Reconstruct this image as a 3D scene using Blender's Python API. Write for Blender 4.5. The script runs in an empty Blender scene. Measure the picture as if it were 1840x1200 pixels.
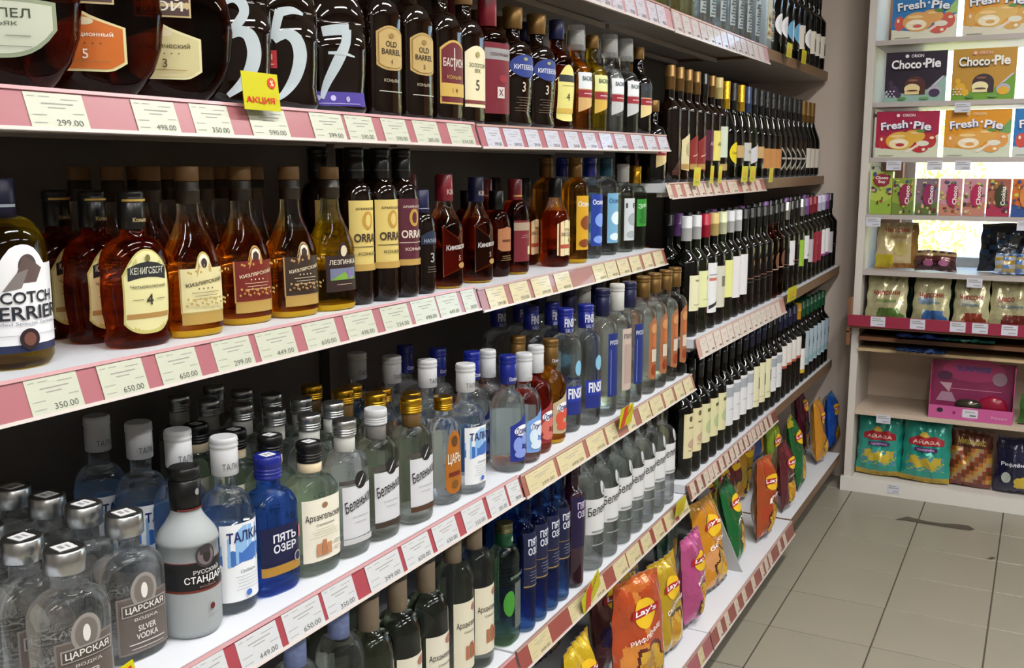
import bpy, bmesh, math, random
from mathutils import Vector, Matrix
PI = math.pi
C = bpy.context.scene.collection
SC = bpy.context.scene
H = 1.40                                  # eye height above the floor

# ------------------------------------------------------------------ camera
F_PX, YAW, PITCH = 1800.0, 0.4875, 0.163
cam_d = bpy.data.cameras.new('camera'); cam = bpy.data.objects.new('camera', cam_d); C.objects.link(cam)
cam_d.sensor_width = 36; cam_d.lens = 36 * F_PX / 1840; cam_d.clip_start = 0.02
cam.location = (0, 0, H)
FW = Vector((-math.sin(YAW) * math.cos(PITCH), math.cos(YAW) * math.cos(PITCH), -math.sin(PITCH)))
RT = Vector((math.cos(YAW), math.sin(YAW), 0)); UP = RT.cross(FW)
cam.rotation_euler = FW.to_track_quat('-Z', 'Y').to_euler()
SC.camera = cam
SC.view_settings.view_transform = 'Standard'; SC.view_settings.look = 'None'
SC.view_settings.gamma = 1; SC.view_settings.use_curve_mapping = False
SC.view_settings.exposure = 0.0
SC.cycles.use_denoising = True
SC.cycles.max_bounces = 18; SC.cycles.transmission_bounces = 14; SC.cycles.diffuse_bounces = 3
SC.cycles.glossy_bounces = 4; SC.cycles.transparent_max_bounces = 24
SC.cycles.sample_clamp_indirect = 4
SC.cycles.use_adaptive_sampling = True; SC.cycles.adaptive_threshold = 0.03

# ------------------------------------------------------------------ sky, sun and lamps
w = bpy.data.worlds.new('world'); SC.world = w; w.use_nodes = True
nt = w.node_tree; bg = nt.nodes['Background']
sky = nt.nodes.new('ShaderNodeTexSky'); sky.sky_type = 'NISHITA'
sky.sun_elevation = math.radians(48); sky.sun_rotation = math.radians(150); sky.sun_disc = False
nt.links.new(sky.outputs[0], bg.inputs[0]); bg.inputs[1].default_value = 1.0
sd = bpy.data.lights.new('sun', 'SUN'); sd.energy = 26; sd.angle = 0.01; sd.color = (1, .95, .85)
so = bpy.data.objects.new('sun', sd); C.objects.link(so); so.rotation_euler = (math.radians(42), 0, math.radians(25)); so.location = (0, 0, 6)

def area(name, loc, sx, sy, power, color=(1, .985, .96)):
    d = bpy.data.lights.new(name, 'AREA'); d.shape = 'RECTANGLE'; d.size = sx; d.size_y = sy; d.energy = power; d.color = color
    o = bpy.data.objects.new(name, d); C.objects.link(o); o.location = loc; return o
LAMPS = [(0.25, -0.9, 1.0), (0.25, 0.9, 1.0), (0.25, 2.7, 1.0), (1.6, -0.9, .8), (1.6, 0.9, .8), (1.6, 2.7, .8)]
for (lx, ly, k) in LAMPS:
    area('fluorescent_light', (lx, ly, 2.83), 0.16, 1.2, 55 * k)

# ------------------------------------------------------------------ materials
def lin(h):
    if isinstance(h, tuple): return h
    h = h.lstrip('#'); r = [int(h[i:i + 2], 16) / 255 for i in (0, 2, 4)]
    return tuple((c / 12.92 if c <= .04045 else ((c + .055) / 1.055) ** 2.4) for c in r)
_M = {}
def mat(name, color='ffffff', rough=.5, metal=0, trans=0, ior=1.45, emis=None, es=0, spec=.5, noise=0, nscale=20, bump=0, bscale=30, coat=0, sheen=None, alpha=1):
    if name in _M: return _M[name]
    m = bpy.data.materials.new(name); m.use_nodes = True; _M[name] = m
    n = m.node_tree; b = n.nodes['Principled BSDF']; c = lin(color)
    b.inputs['Base Color'].default_value = (*c, 1); b.inputs['Roughness'].default_value = rough
    b.inputs['Metallic'].default_value = metal; b.inputs['Transmission Weight'].default_value = trans
    b.inputs['IOR'].default_value = ior; b.inputs['Specular IOR Level'].default_value = spec
    b.inputs['Coat Weight'].default_value = coat; b.inputs['Alpha'].default_value = alpha
    if emis: b.inputs['Emission Color'].default_value = (*lin(emis), 1); b.inputs['Emission Strength'].default_value = es
    if noise or bump:
        tc = n.nodes.new('ShaderNodeTexCoord')
    if noise:
        t = n.nodes.new('ShaderNodeTexNoise'); t.inputs['Scale'].default_value = nscale; t.inputs['Detail'].default_value = 5
        n.links.new(tc.outputs['Object'], t.inputs['Vector'])
        mx = n.nodes.new('ShaderNodeMix'); mx.data_type = 'RGBA'
        mx.inputs[6].default_value = (*[v * (1 - noise) for v in c], 1); mx.inputs[7].default_value = (*[min(1, v * (1 + noise)) for v in c], 1)
        n.links.new(t.outputs[0], mx.inputs[0]); n.links.new(mx.outputs[2], b.inputs['Base Color'])
    if bump:
        t2 = n.nodes.new('ShaderNodeTexNoise'); t2.inputs['Scale'].default_value = bscale; t2.inputs['Detail'].default_value = 4
        n.links.new(tc.outputs['Object'], t2.inputs['Vector'])
        bp = n.nodes.new('ShaderNodeBump'); bp.inputs['Strength'].default_value = bump; bp.inputs['Distance'].default_value = .01
        n.links.new(t2.outputs[0], bp.inputs['Height']); n.links.new(bp.outputs[0], b.inputs['Normal'])
    return m
def glass(name, color, rough=0.0, ior=1.38, thin=.5):
    """full bottle: partly bending, partly letting light straight through the two walls"""
    if name in _M: return _M[name]
    m = mat(name, color, rough=rough, trans=1, ior=ior); n = m.node_tree; c = lin(color)
    t = n.nodes.new('ShaderNodeBsdfTransparent'); t.inputs[0].default_value = (*[v ** .5 for v in c], 1)
    g = n.nodes.new('ShaderNodeMixShader'); g.inputs[0].default_value = thin; o = n.nodes['Material Output']
    n.links.new(n.nodes['Principled BSDF'].outputs[0], g.inputs[1]); n.links.new(t.outputs[0], g.inputs[2]); n.links.new(g.outputs[0], o.inputs[0])
    return m
def ink(color, rough=.45): return mat('print_' + (color if isinstance(color, str) else 'c'), color, rough=rough)

# ------------------------------------------------------------------ mesh tools
class MB:
    def __init__(s): s.v = []; s.f = []; s.m = []; s.mats = []; s.sm = []
    def mi(s, m):
        if m not in s.mats: s.mats.append(m)
        return s.mats.index(m)
    def add(s, vs, fs, m, smooth=False):
        o = len(s.v); s.v += [tuple(v) for v in vs]; k = s.mi(m)
        for f in fs: s.f.append(tuple(i + o for i in f)); s.m.append(k); s.sm.append(smooth)
    def box(s, x0, x1, y0, y1, z0, z1, m):
        vs = [(x, y, z) for x in (x0, x1) for y in (y0, y1) for z in (z0, z1)]
        s.add(vs, [(0, 1, 3, 2), (4, 6, 7, 5), (0, 4, 5, 1), (2, 3, 7, 6), (0, 2, 6, 4), (1, 5, 7, 3)], m)
    def prism(s, poly, axis, a, b, m):      # poly of 2D points extruded on an axis
        def P(p, t): return {'x': (t, p[0], p[1]), 'y': (p[0], t, p[1]), 'z': (p[0], p[1], t)}[axis]
        n = len(poly); vs = [P(p, a) for p in poly] + [P(p, b) for p in poly]
        fs = [tuple(range(n)), tuple(range(2 * n - 1, n - 1, -1))] + [(i, i + n, (i + 1) % n + n, (i + 1) % n) for i in range(n)]
        s.add(vs, fs, m)
    def loft(s, secs, m, seg=28, closed=True, smooth=True):   # secs: (z, a, b, n)
        ms = m if callable(m) else (lambda z: m)
        vs = []; N = seg
        for (z, a, b, n) in secs:
            for i in range(N):
                t = 2 * PI * i / N; c, q = math.cos(t), math.sin(t); e = 2.0 / n
                vs.append((b * math.copysign(abs(c) ** e, c), a * math.copysign(abs(q) ** e, q), z))
        o = len(s.v); s.v += vs
        for k in range(len(secs) - 1):
            mm = s.mi(ms((secs[k][0] + secs[k + 1][0]) / 2))
            for i in range(N):
                j = (i + 1) % N
                s.f.append((o + k * N + i, o + k * N + j, o + (k + 1) * N + j, o + (k + 1) * N + i)); s.m.append(mm); s.sm.append(smooth)
        if closed:
            s.f.append(tuple(o + i for i in reversed(range(N)))); s.m.append(s.mi(ms(secs[0][0]))); s.sm.append(False)
            s.f.append(tuple(o + (len(secs) - 1) * N + i for i in range(N))); s.m.append(s.mi(ms(secs[-1][0]))); s.sm.append(False)
    def mesh(s, name):
        me = bpy.data.meshes.new(name); me.from_pydata(s.v, [], s.f)
        for m in s.mats: me.materials.append(m)
        me.polygons.foreach_set('material_index', s.m); me.polygons.foreach_set('use_smooth', s.sm); me.update()
        return me
    def build(s, name, parent=None, loc=(0, 0, 0)):
        o = bpy.data.objects.new(name, s.mesh(name)); C.objects.link(o); o.location = loc
        if parent: o.parent = parent
        return o
def link(name, me, parent=None, loc=(0, 0, 0), rz=0):
    o = bpy.data.objects.new(name, me); C.objects.link(o); o.location = loc; o.rotation_euler = (0, 0, rz)
    if parent: o.parent = parent
    return o
def tag(o, label=None, cat=None, group=None, kind=None):
    if label: o['label'] = label
    if cat: o['category'] = cat
    if group: o['group'] = group
    if kind: o['kind'] = kind
    return o
def empty(name, loc=(0, 0, 0), rz=0):
    o = bpy.data.objects.new(name, None); C.objects.link(o); o.location = loc; o.rotation_euler = (0, 0, rz); o.empty_display_size = .05
    return o

# text as triangles, normalised to its own box (centre 0, height 1): glyph outlines, thickened a little, filled by winding number
from mathutils.geometry import delaunay_2d_cdt, interpolate_bezier
_T = {}
def text_tris(s, bold=0, shear=0):
    k = (s, bold, shear)
    if k in _T: return _T[k]
    cu = bpy.data.curves.new('lettering', 'FONT'); cu.body = s; cu.size = 1; cu.shear = shear; cu.align_x = 'CENTER'; cu.space_line = 1.0
    ob = bpy.data.objects.new('lettering', cu); C.objects.link(ob); dg = bpy.context.evaluated_depsgraph_get(); dg.update()
    cc = ob.evaluated_get(dg).to_curve(dg); cons = []
    for sp in cc.splines:
        P = []
        if sp.type == 'BEZIER':
            n = len(sp.bezier_points)
            for a in range(n):
                p, q = sp.bezier_points[a], sp.bezier_points[(a + 1) % n]
                straight = (p.handle_right - p.co).cross(q.co - p.co).length < 1e-5 and (q.handle_left - q.co).cross(q.co - p.co).length < 1e-5
                P += [(p.co.x, p.co.y)] if straight else [(v.x, v.y) for v in interpolate_bezier(p.co, p.handle_right, q.handle_left, q.co, 4)[:-1]]
        else: P = [(p.co.x, p.co.y) for p in sp.points]
        Q = []
        for v in P:
            if not Q or math.hypot(v[0] - Q[-1][0], v[1] - Q[-1][1]) > 1e-4: Q.append(v)
        if len(Q) > 2 and math.hypot(Q[0][0] - Q[-1][0], Q[0][1] - Q[-1][1]) < 1e-4: Q.pop()
        if len(Q) > 2: cons.append(Q)
    ob.to_curve_clear(); bpy.data.objects.remove(ob); bpy.data.curves.remove(cu)
    if not cons: _T[k] = ([], [], 1); return _T[k]
    ar = lambda Q: sum(a[0] * b[1] - b[0] * a[1] for a, b in zip(Q, Q[1:] + Q[:1])) / 2
    sg = 1 if ar(max(cons, key=lambda Q: abs(ar(Q)))) > 0 else -1
    out = []
    for Q in cons:
        R = []; n = len(Q)
        for a in range(n):
            p, c, q = Q[a - 1], Q[a], Q[(a + 1) % n]
            d1 = (c[0] - p[0], c[1] - p[1]); d2 = (q[0] - c[0], q[1] - c[1]); l1 = math.hypot(*d1) or 1; l2 = math.hypot(*d2) or 1
            n1 = (d1[1] / l1, -d1[0] / l1); n2 = (d2[1] / l2, -d2[0] / l2); mx, my = n1[0] + n2[0], n1[1] + n2[1]; m = mx * mx + my * my
            f = 2 / m if m > .8 else 1.6
            R.append((c[0] + mx * f * bold * .9 * sg, c[1] + my * f * bold * .9 * sg))
        out.append(R)
    V = []; E = []
    for R in out:
        o = len(V); V += [Vector(v) for v in R]; E += [(o + a, o + (a + 1) % len(R)) for a in range(len(R))]
    vo, eo, fo, _, _, _ = delaunay_2d_cdt(V, E, [], 0, 1e-5)
    segs = [(a, b) for R in out for a, b in zip(R, R[1:] + R[:1])]; fs = []
    for f in fo:
        cx = sum(vo[i].x for i in f) / 3; cy = sum(vo[i].y for i in f) / 3; wn = 0
        for a, b in segs:
            if a[1] <= cy:
                if b[1] > cy and (b[0] - a[0]) * (cy - a[1]) - (cx - a[0]) * (b[1] - a[1]) > 0: wn += 1
            elif b[1] <= cy and (b[0] - a[0]) * (cy - a[1]) - (cx - a[0]) * (b[1] - a[1]) < 0: wn -= 1
        if wn: fs.append(tuple(f))
    vs = [(v.x, v.y) for v in vo]
    x0 = min(v[0] for v in vs); x1 = max(v[0] for v in vs); y0 = min(v[1] for v in vs); y1 = max(v[1] for v in vs)
    h = max(1e-6, y1 - y0); vs = [((x - (x0 + x1) / 2) / h, (y - (y0 + y1) / 2) / h) for x, y in vs]
    _T[k] = (vs, fs, (x1 - x0) / h); return _T[k]

# flat print: layers of shapes put on a surface map F(u, v, offset) -> point.   all sizes in metres
def prints(mb, layers, F, nu=14, step=.00025, off0=.0003):
    off = off0
    for L in layers:
        off += step; k = L[0]
        if k == 'r':       # u0 v0 u1 v1 colour
            _, u0, v0, u1, v1, c = L[:6]; strip = [(u0 + (u1 - u0) * i / nu, v0, v1) for i in range(nu + 1)]
        elif k == 'o':     # cu cv ru rv colour
            _, cu, cv, ru, rv, c = L[:6]; strip = []
            for i in range(15):
                t = PI * i / 14; strip.append((cu - ru * math.cos(t), cv - rv * math.sin(t), cv + rv * math.sin(t)))
        elif k == 'p':     # [(u, vbottom, vtop)] colour
            _, pts, c = L[:3]; strip = []
            for a, b in zip(pts, pts[1:]):
                q = max(1, int(abs(b[0] - a[0]) / .008))
                for j in range(q): t = j / q; strip.append(tuple(a[i] + (b[i] - a[i]) * t for i in range(3)))
            strip.append(pts[-1])
        elif k == 't':     # string cu cv height colour [width, bold, shear]
            _, s, cu, cv, h, c = L[:6]; wd = L[6] if len(L) > 6 else 0; bo = L[7] if len(L) > 7 else .012; sh = L[8] if len(L) > 8 else 0
            rot = L[9] if len(L) > 9 else 0
            vs, fs, asp = text_tris(s, bo, sh)
            if not vs: continue
            kx = h if not wd else wd / asp
            cr, sr = math.cos(rot), math.sin(rot)
            mb.add([F(cu + x * kx * cr - y * h * sr, cv + x * kx * sr + y * h * cr, off + .0002) for x, y in vs], fs, ink(c) if isinstance(c, str) else c)
            continue
        elif k == 'b':     # ribbon of edge pairs
            vs = [F(*p, off) for e_ in L[1] for p in e_]
            mb.add(vs, [(2 * i, 2 * i + 1, 2 * i + 3, 2 * i + 2) for i in range(len(L[1]) - 1)], ink(L[2])); continue
        elif k == 'q':     # free quad/polygon [(u,v)..] colour
            _, pts, c = L[:3]
            if len(pts) == 4:
                n = 6; vs = []
                for i in range(n + 1):
                    for j in range(n + 1):
                        s_, t_ = i / n, j / n
                        vs.append(F(*[(pts[0][k] * (1 - s_) + pts[1][k] * s_) * (1 - t_) + (pts[3][k] * (1 - s_) + pts[2][k] * s_) * t_ for k in (0, 1)], off))
                mb.add(vs, [(i * (n + 1) + j, (i + 1) * (n + 1) + j, (i + 1) * (n + 1) + j + 1, i * (n + 1) + j + 1) for i in range(n) for j in range(n)], ink(c) if isinstance(c, str) else c); continue
            mb.add([F(u, v, off) for u, v in pts], [tuple(range(len(pts)))], ink(c) if isinstance(c, str) else c); continue
        m = ink(c) if isinstance(c, str) else c
        tall = max(b - a for _, a, b in strip); nv = max(1, min(10, int(tall / .012)))
        vs = []; fs = []
        for (u, a, b) in strip:
            for j in range(nv + 1): vs.append(F(u, a + (b - a) * j / nv, off))
        for i in range(len(strip) - 1):
            for j in range(nv):
                p = i * (nv + 1) + j; fs.append((p, p + nv + 1, p + nv + 2, p + 1))
        mb.add(vs, fs, m, smooth=True)

_ARC = {}
def arc(a, b, n):
    k = (round(a, 4), round(b, 4), round(n, 2))
    if k in _ARC: return _ARC[k]
    e = 2 / n; P = [(b * abs(math.cos(t)) ** e * (1 if t < PI / 2 else -1), a * abs(math.sin(t)) ** e) for t in [PI * i / 120 for i in range(121)]]
    L = [0]
    for p, q in zip(P, P[1:]): L.append(L[-1] + math.hypot(p[0] - q[0], p[1] - q[1]))
    _ARC[k] = (P, L); return _ARC[k]
def surf(secs, back=False):
    """front (+X) surface of a loft: u is the distance round the section from the front middle, v the height"""
    def F(u, v, off):
        z = min(max(v, secs[0][0]), secs[-1][0]); a = b = n = None
        for p, q in zip(secs, secs[1:]):
            if p[0] <= z <= q[0]:
                t = 0 if q[0] == p[0] else (z - p[0]) / (q[0] - p[0]); a, b, n = (p[i] + (q[i] - p[i]) * t for i in (1, 2, 3)); break
        if a is None: a, b, n = secs[-1][1:]
        P, L = arc(a, b, n); w = min(abs(u), L[-1] * .999); lo, hi = 0, 120
        while hi - lo > 1:
            m = (lo + hi) // 2
            if L[m] <= w: lo = m
            else: hi = m
        t = (w - L[lo]) / max(1e-9, L[hi] - L[lo]); x = P[lo][0] + (P[hi][0] - P[lo][0]) * t; y = P[lo][1] + (P[hi][1] - P[lo][1]) * t
        nx, ny = (P[hi][1] - P[lo][1]), -(P[hi][0] - P[lo][0]); d = math.hypot(nx, ny) or 1; x += nx / d * off; y += ny / d * off
        sg = 1 if u >= 0 else -1
        return (-x, -sg * y, v) if back else (x, sg * y, v)
    return F

# ------------------------------------------------------------------ frame geometry helpers (a pixel of the 1840x1200 frame -> a point on a plane)
def ray(px, py): return FW * F_PX + RT * (px - 920) - UP * (py - 600)
def atx(x, px, py): r = ray(px, py); return r * (x / r.x) + Vector((0, 0, H))
def aty(y, px, py): r = ray(px, py); return r * (y / r.y) + Vector((0, 0, H))
def atz(z, px, py): r = ray(px, py); return r * ((z - H) / r.z) + Vector((0, 0, H))
def proj(P):
    P = Vector(P) - Vector((0, 0, H)); d = P.dot(FW); return 920 + F_PX * P.dot(RT) / d, 600 - F_PX * P.dot(UP) / d
def y_at(x, z, px):
    lo, hi = .15, 6.0
    for _ in range(40):
        m = (lo + hi) / 2
        if proj((x, m, z))[0] < px: lo = m
        else: hi = m
    return (lo + hi) / 2
# ================================================================== room
random.seed(3)
m_floor = mat('floor_tile_glaze', '8f8a7c', rough=.32, noise=.07, nscale=3.5, bump=.04, bscale=60)
m_grout = mat('floor_grout', '4a4238', rough=.9)
m_wall = mat('painted_wall', '837c74', rough=.85, noise=.03, nscale=2)
m_pier = mat('pier_paint', 'c6b7ab', rough=.8, noise=.04, nscale=2)
m_ceil = mat('ceiling_white', 'd8d6d0', rough=.9)
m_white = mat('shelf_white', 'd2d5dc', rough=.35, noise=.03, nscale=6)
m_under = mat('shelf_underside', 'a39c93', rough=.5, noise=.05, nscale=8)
m_back = mat('back_panel_grey', '57524e', rough=.55)
m_wood = mat('shelf_edge_wood', '755a42', rough=.45, noise=.25, nscale=12)
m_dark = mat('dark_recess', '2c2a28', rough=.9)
m_alu = mat('brushed_metal', 'b9b9bb', rough=.3, metal=1)

XB, XR, YF, YN, ZC = -1.24, 2.6, 4.86, -1.7, 2.86
TP, OX, OY = .3013, -.6657, 4.468
fl = MB(); fl.box(XB - .1, XR + .1, YN - .1, YF + .4, -.05, -.0022, m_grout); floor = tag(fl.build('floor'), kind='structure')
tb = MB(); g = TP / 2 - .0022; e = .0012
tb.add([(-g, -g, -.009), (g, -g, -.009), (g, g, -.009), (-g, g, -.009), (-g, -g, -e), (g, -g, -e), (g, g, -e), (-g, g, -e),
        (-g + e, -g + e, 0), (g - e, -g + e, 0), (g - e, g - e, 0), (-g + e, g - e, 0)],
       [(0, 1, 5, 4), (1, 2, 6, 5), (2, 3, 7, 6), (3, 0, 4, 7), (4, 5, 9, 8), (5, 6, 10, 9), (6, 7, 11, 10), (7, 4, 8, 11), (8, 9, 10, 11)], m_floor)
tme = tb.mesh('floor_tile')
for i in range(-2, 11):
    for j in range(-1, 20):
        x = OX + (i + .5) * TP; y = OY - (j + .5) * TP
        if x < XR and y > YN and x > XB - .05:
            t = link('floor_tile', tme, floor, (x, y, random.uniform(-.0004, .0004))); t.rotation_euler = (random.uniform(-.0008, .0008), random.uniform(-.0008, .0008), 0)
def struct(name, boxes, m):
    b = MB()
    for q in boxes: b.box(*q, m)
    return tag(b.build(name), kind='structure')
struct('wall_left', [(XB - .12, XB - .025, YN - .1, YF + .1, 0, ZC)], m_wall)
struct('wall_right', [(XR, XR + .1, YN - .1, YF + .1, 0, ZC)], m_wall)
struct('wall_near', [(XB - .1, XR + .1, YN - .1, YN, 0, ZC)], m_wall)
struct('ceiling', [(XB - .1, XR + .1, YN - .1, YF + .1, ZC, ZC + .1)], m_ceil)
WX0, WX1, WZ0, WZ1 = -.585, 1.5, .965, 2.35
struct('wall_far', [(-.72, WX0, YF, YF + .22, 0, ZC), (WX1, XR + .1, YF, YF + .22, 0, ZC), (WX0, WX1, YF, YF + .22, 0, WZ0), (WX0, WX1, YF, YF + .22, WZ1, ZC)],
       mat('far_wall_peach', 'c79a7c', rough=.8, noise=.03, nscale=3))
struct('wall_pier', [(XB - .03, -.722, 4.655, YF + .22, 0, ZC)], m_pier)
# window: frame bars and panes
m_frame = mat('window_frame_white', 'e6e6e2', rough=.4)
win = tag(empty('window_1', (0, YF + .12, 0)), kind='structure')
fb = MB()
for x in (WX0 + .02, WX0 + .55, WX0 + 1.25, WX1 - .02): fb.box(x - .022, x + .022, -.03, .03, WZ0, WZ1, m_frame)
for z in (WZ0 + .02, WZ1 - .02): fb.box(WX0, WX1, -.03, .03, z - .022, z + .022, m_frame)
fb.build('window_frame', win)
m_pane = mat('window_pane', 'ffffff', rough=0, trans=1, ior=1.02)
for a, b in ((WX0 + .04, WX0 + .53), (WX0 + .57, WX0 + 1.23), (WX0 + 1.27, WX1 - .04)):
    pb = MB(); pb.box(a, b, -.003, .003, WZ0 + .04, WZ1 - .04, m_pane); pb.build('pane', win)
struct('trim_1', [(WX0, WX1, YF - .02, YF + .2, WZ0 - .02, WZ0 + .001)], m_frame)
# ceiling lamps (tubes that give the light)
m_tube = mat('lamp_tube', 'ffffff', emis='fff6e8', es=9)
lamp_names = ['nearest the bottle shelves, behind the viewer', 'nearest the bottle shelves, above the aisle middle', 'nearest the bottle shelves, by the window end',
              'far side of the aisle, behind the viewer', 'far side of the aisle, above the middle', 'far side of the aisle, by the window end']
for (lx, ly, k), nm in zip(LAMPS, lamp_names):
    r = tag(empty('ceiling_lamp', (lx, ly, ZC)), 'long fluorescent ceiling lamp, ' + nm, 'lamp', 'ceiling lamps')
    b = MB(); b.box(-.1, .1, -.62, .62, -.02, -.0005, m_white); b.build('lamp_housing', r)
    for s in (-.045, .045):
        b = MB(); b.loft([(-.6, .012, .012, 2), (.6, .012, .012, 2)], m_tube, seg=10)
        b.v = [(x + s, z, y - .034) for x, y, z in b.v]; b.build('tube', r)

# outside: ground and sunlit bushes
m_leaf = mat('bush_leaf', 'c3cc78', rough=.6, noise=.3, nscale=3)
m_ground = mat('outside_ground', 'cfcabb', rough=.9, noise=.05)
struct('ground', [(-8, 10, YF + .25, 16, -.06, 0)], m_ground)
def bush(x, y, r, h, label, seed):
    rnd = random.Random(seed); b = MB(); st = MB()
    for i in range(7000):
        th = rnd.uniform(0, 2 * PI); ph = math.acos(rnd.uniform(-1, 1)); q = rnd.uniform(.55, 1)
        p = Vector((r * q * math.sin(ph) * math.cos(th), r * q * math.sin(ph) * math.sin(th), h * .55 + h * .45 * q * math.cos(ph)))
        u = Vector((rnd.uniform(-1, 1), rnd.uniform(-1, 1), rnd.uniform(-1, 1))).normalized(); v = u.orthogonal().normalized(); s = rnd.uniform(.018, .04)
        b.add([p - u * s, p + v * s * .5, p + u * s, p - v * s * .5], [(0, 1, 2, 3)], m_leaf)
    st.loft([(0, .04, .04, 2), (h * .6, .02, .02, 2)], mat('bush_stem', '5a4630', rough=.9), seg=8)
    rt = tag(empty('bush', (x, y, 0)), label, 'bush', 'bushes outside the window')
    tag(b.build('foliage', rt), kind='stuff'); st.build('stem', rt)
bush(-1.2, 7.6, .9, 2.3, 'sunlit bush outside the window, behind the left end of the snack rack', 1)
bush(1.0, 7.9, 1.0, 2.5, 'sunlit bush outside the window, behind the middle of the snack rack', 2)
bush(3.3, 7.8, 1.0, 2.3, 'sunlit bush outside the window, farthest to the right', 3)

sc = MB(); m_sc = mat('floor_scuff', '4c463c', rough=.6)
for pts in ([(1608, 933), (1630, 928), (1648, 932), (1665, 936), (1690, 940), (1715, 941), (1740, 944), (1752, 951), (1742, 953), (1715, 949), (1690, 945), (1650, 939), (1630, 935)], [(1772, 1004), (1782, 1000), (1790, 1002), (1782, 1005)]):
    P = [atz(.0016, *q) for q in pts]; sc.add([tuple(p) for p in P], [tuple(range(len(P)))[::-1]], m_sc)
sc.build('scuff_mark', floor)

# ================================================================== shelving along the left wall
Y12, Y23, Y34, YE = 1.532, 2.525, 3.53, 4.63
# (unit, key, edge x, height at the unit's start, slope per metre, y0, y1, rail height, wood edge)
SH = {
 'A1': (-.890, H + .078, 0, .30, Y12), 'A2': (-.890, H + .076, .010, Y12, Y23), 'A3': (-.885, H - .037, .004, Y23, Y34), 'A4': (-.885, H - .033, .004, Y34, YE),
 'B1': (-.890, H - .205, 0, .30, Y12), 'B2': (-.890, H - .211, .004, Y12, Y23), 'B3': (-.798, H - .444, 0, Y23, Y34), 'B4': (-.798, H - .443, .018, Y34, YE),
 'C1': (-.803, H - .540, 0, .30, Y12), 'C2': (-.803, H - .543, .008, Y12, Y23), 'C3': (-.810, H - .846, 0, Y23, Y34), 'C4': (-.810, H - .850, 0, Y34, YE),
 'D1': (-.810, H - .884, 0, .30, Y12), 'D2': (-.810, H - .882, .012, Y12, Y23),
 'E1': (-.732, H - 1.252, 0, .30, Y12), 'E2': (-.732, H - 1.252, 0, Y12, Y23), 'E3': (-.732, H - 1.252, 0, Y23, Y34), 'E4': (-.732, H - 1.248, .0, Y34, 4.50),
 'F2': (-.890, H + .398, .006, Y12, Y23), 'F3': (-.890, H + .402, .008, Y23, Y34), 'F4': (-.890, H + .412, .006, Y34, YE),
 'F1': (-.890, H + .398, 0, .30, Y12),
}
def sz(k, y): xe, z, s, y0, y1 = SH[k]; return z + s * (y - y0)
def shelf_board(k, parent):
    xe, z, s, y0, y1 = SH[k]; b = MB(); x0 = XB + .003; T = .024 if k[1] != '4' else .036
    yA, yB = y0 + .002, y1 - .002
    def zz(y): return z + s * (y - y0)
    mt = m_white if k[1] != '4' else m_white
    vs = [(x, y, zz(y) - t) for x in (x0, xe) for y in (yA, yB) for t in (0, T)]
    me = m_wood if k[1] == '4' else m_white
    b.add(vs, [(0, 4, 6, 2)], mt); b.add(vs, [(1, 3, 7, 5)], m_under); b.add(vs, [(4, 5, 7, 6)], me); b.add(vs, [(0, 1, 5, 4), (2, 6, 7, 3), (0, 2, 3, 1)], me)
    if k[1] != '4':                                   # folded ribs under the steel shelf
        for xx in (xe - .02, (x0 + xe) / 2, x0 + .03):
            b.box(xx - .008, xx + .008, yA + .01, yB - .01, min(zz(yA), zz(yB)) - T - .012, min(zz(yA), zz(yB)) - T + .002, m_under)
    return b.build('shelf', parent)
RAIL = {'1': ('a0626a', 'c09498', 'b9bdac'), '2': ('8f5348', 'a98880', 'c4b890'), '3': ('a56a66', 'c0a098', 'c6b8a8')}
m_lip = mat('rail_lip', 'c9c0bc', rough=.25)
def pick(k, px, py=None): xe, z, s, y0, y1 = SH[k]; return y_at(xe + .007, z - .02, px)
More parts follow.
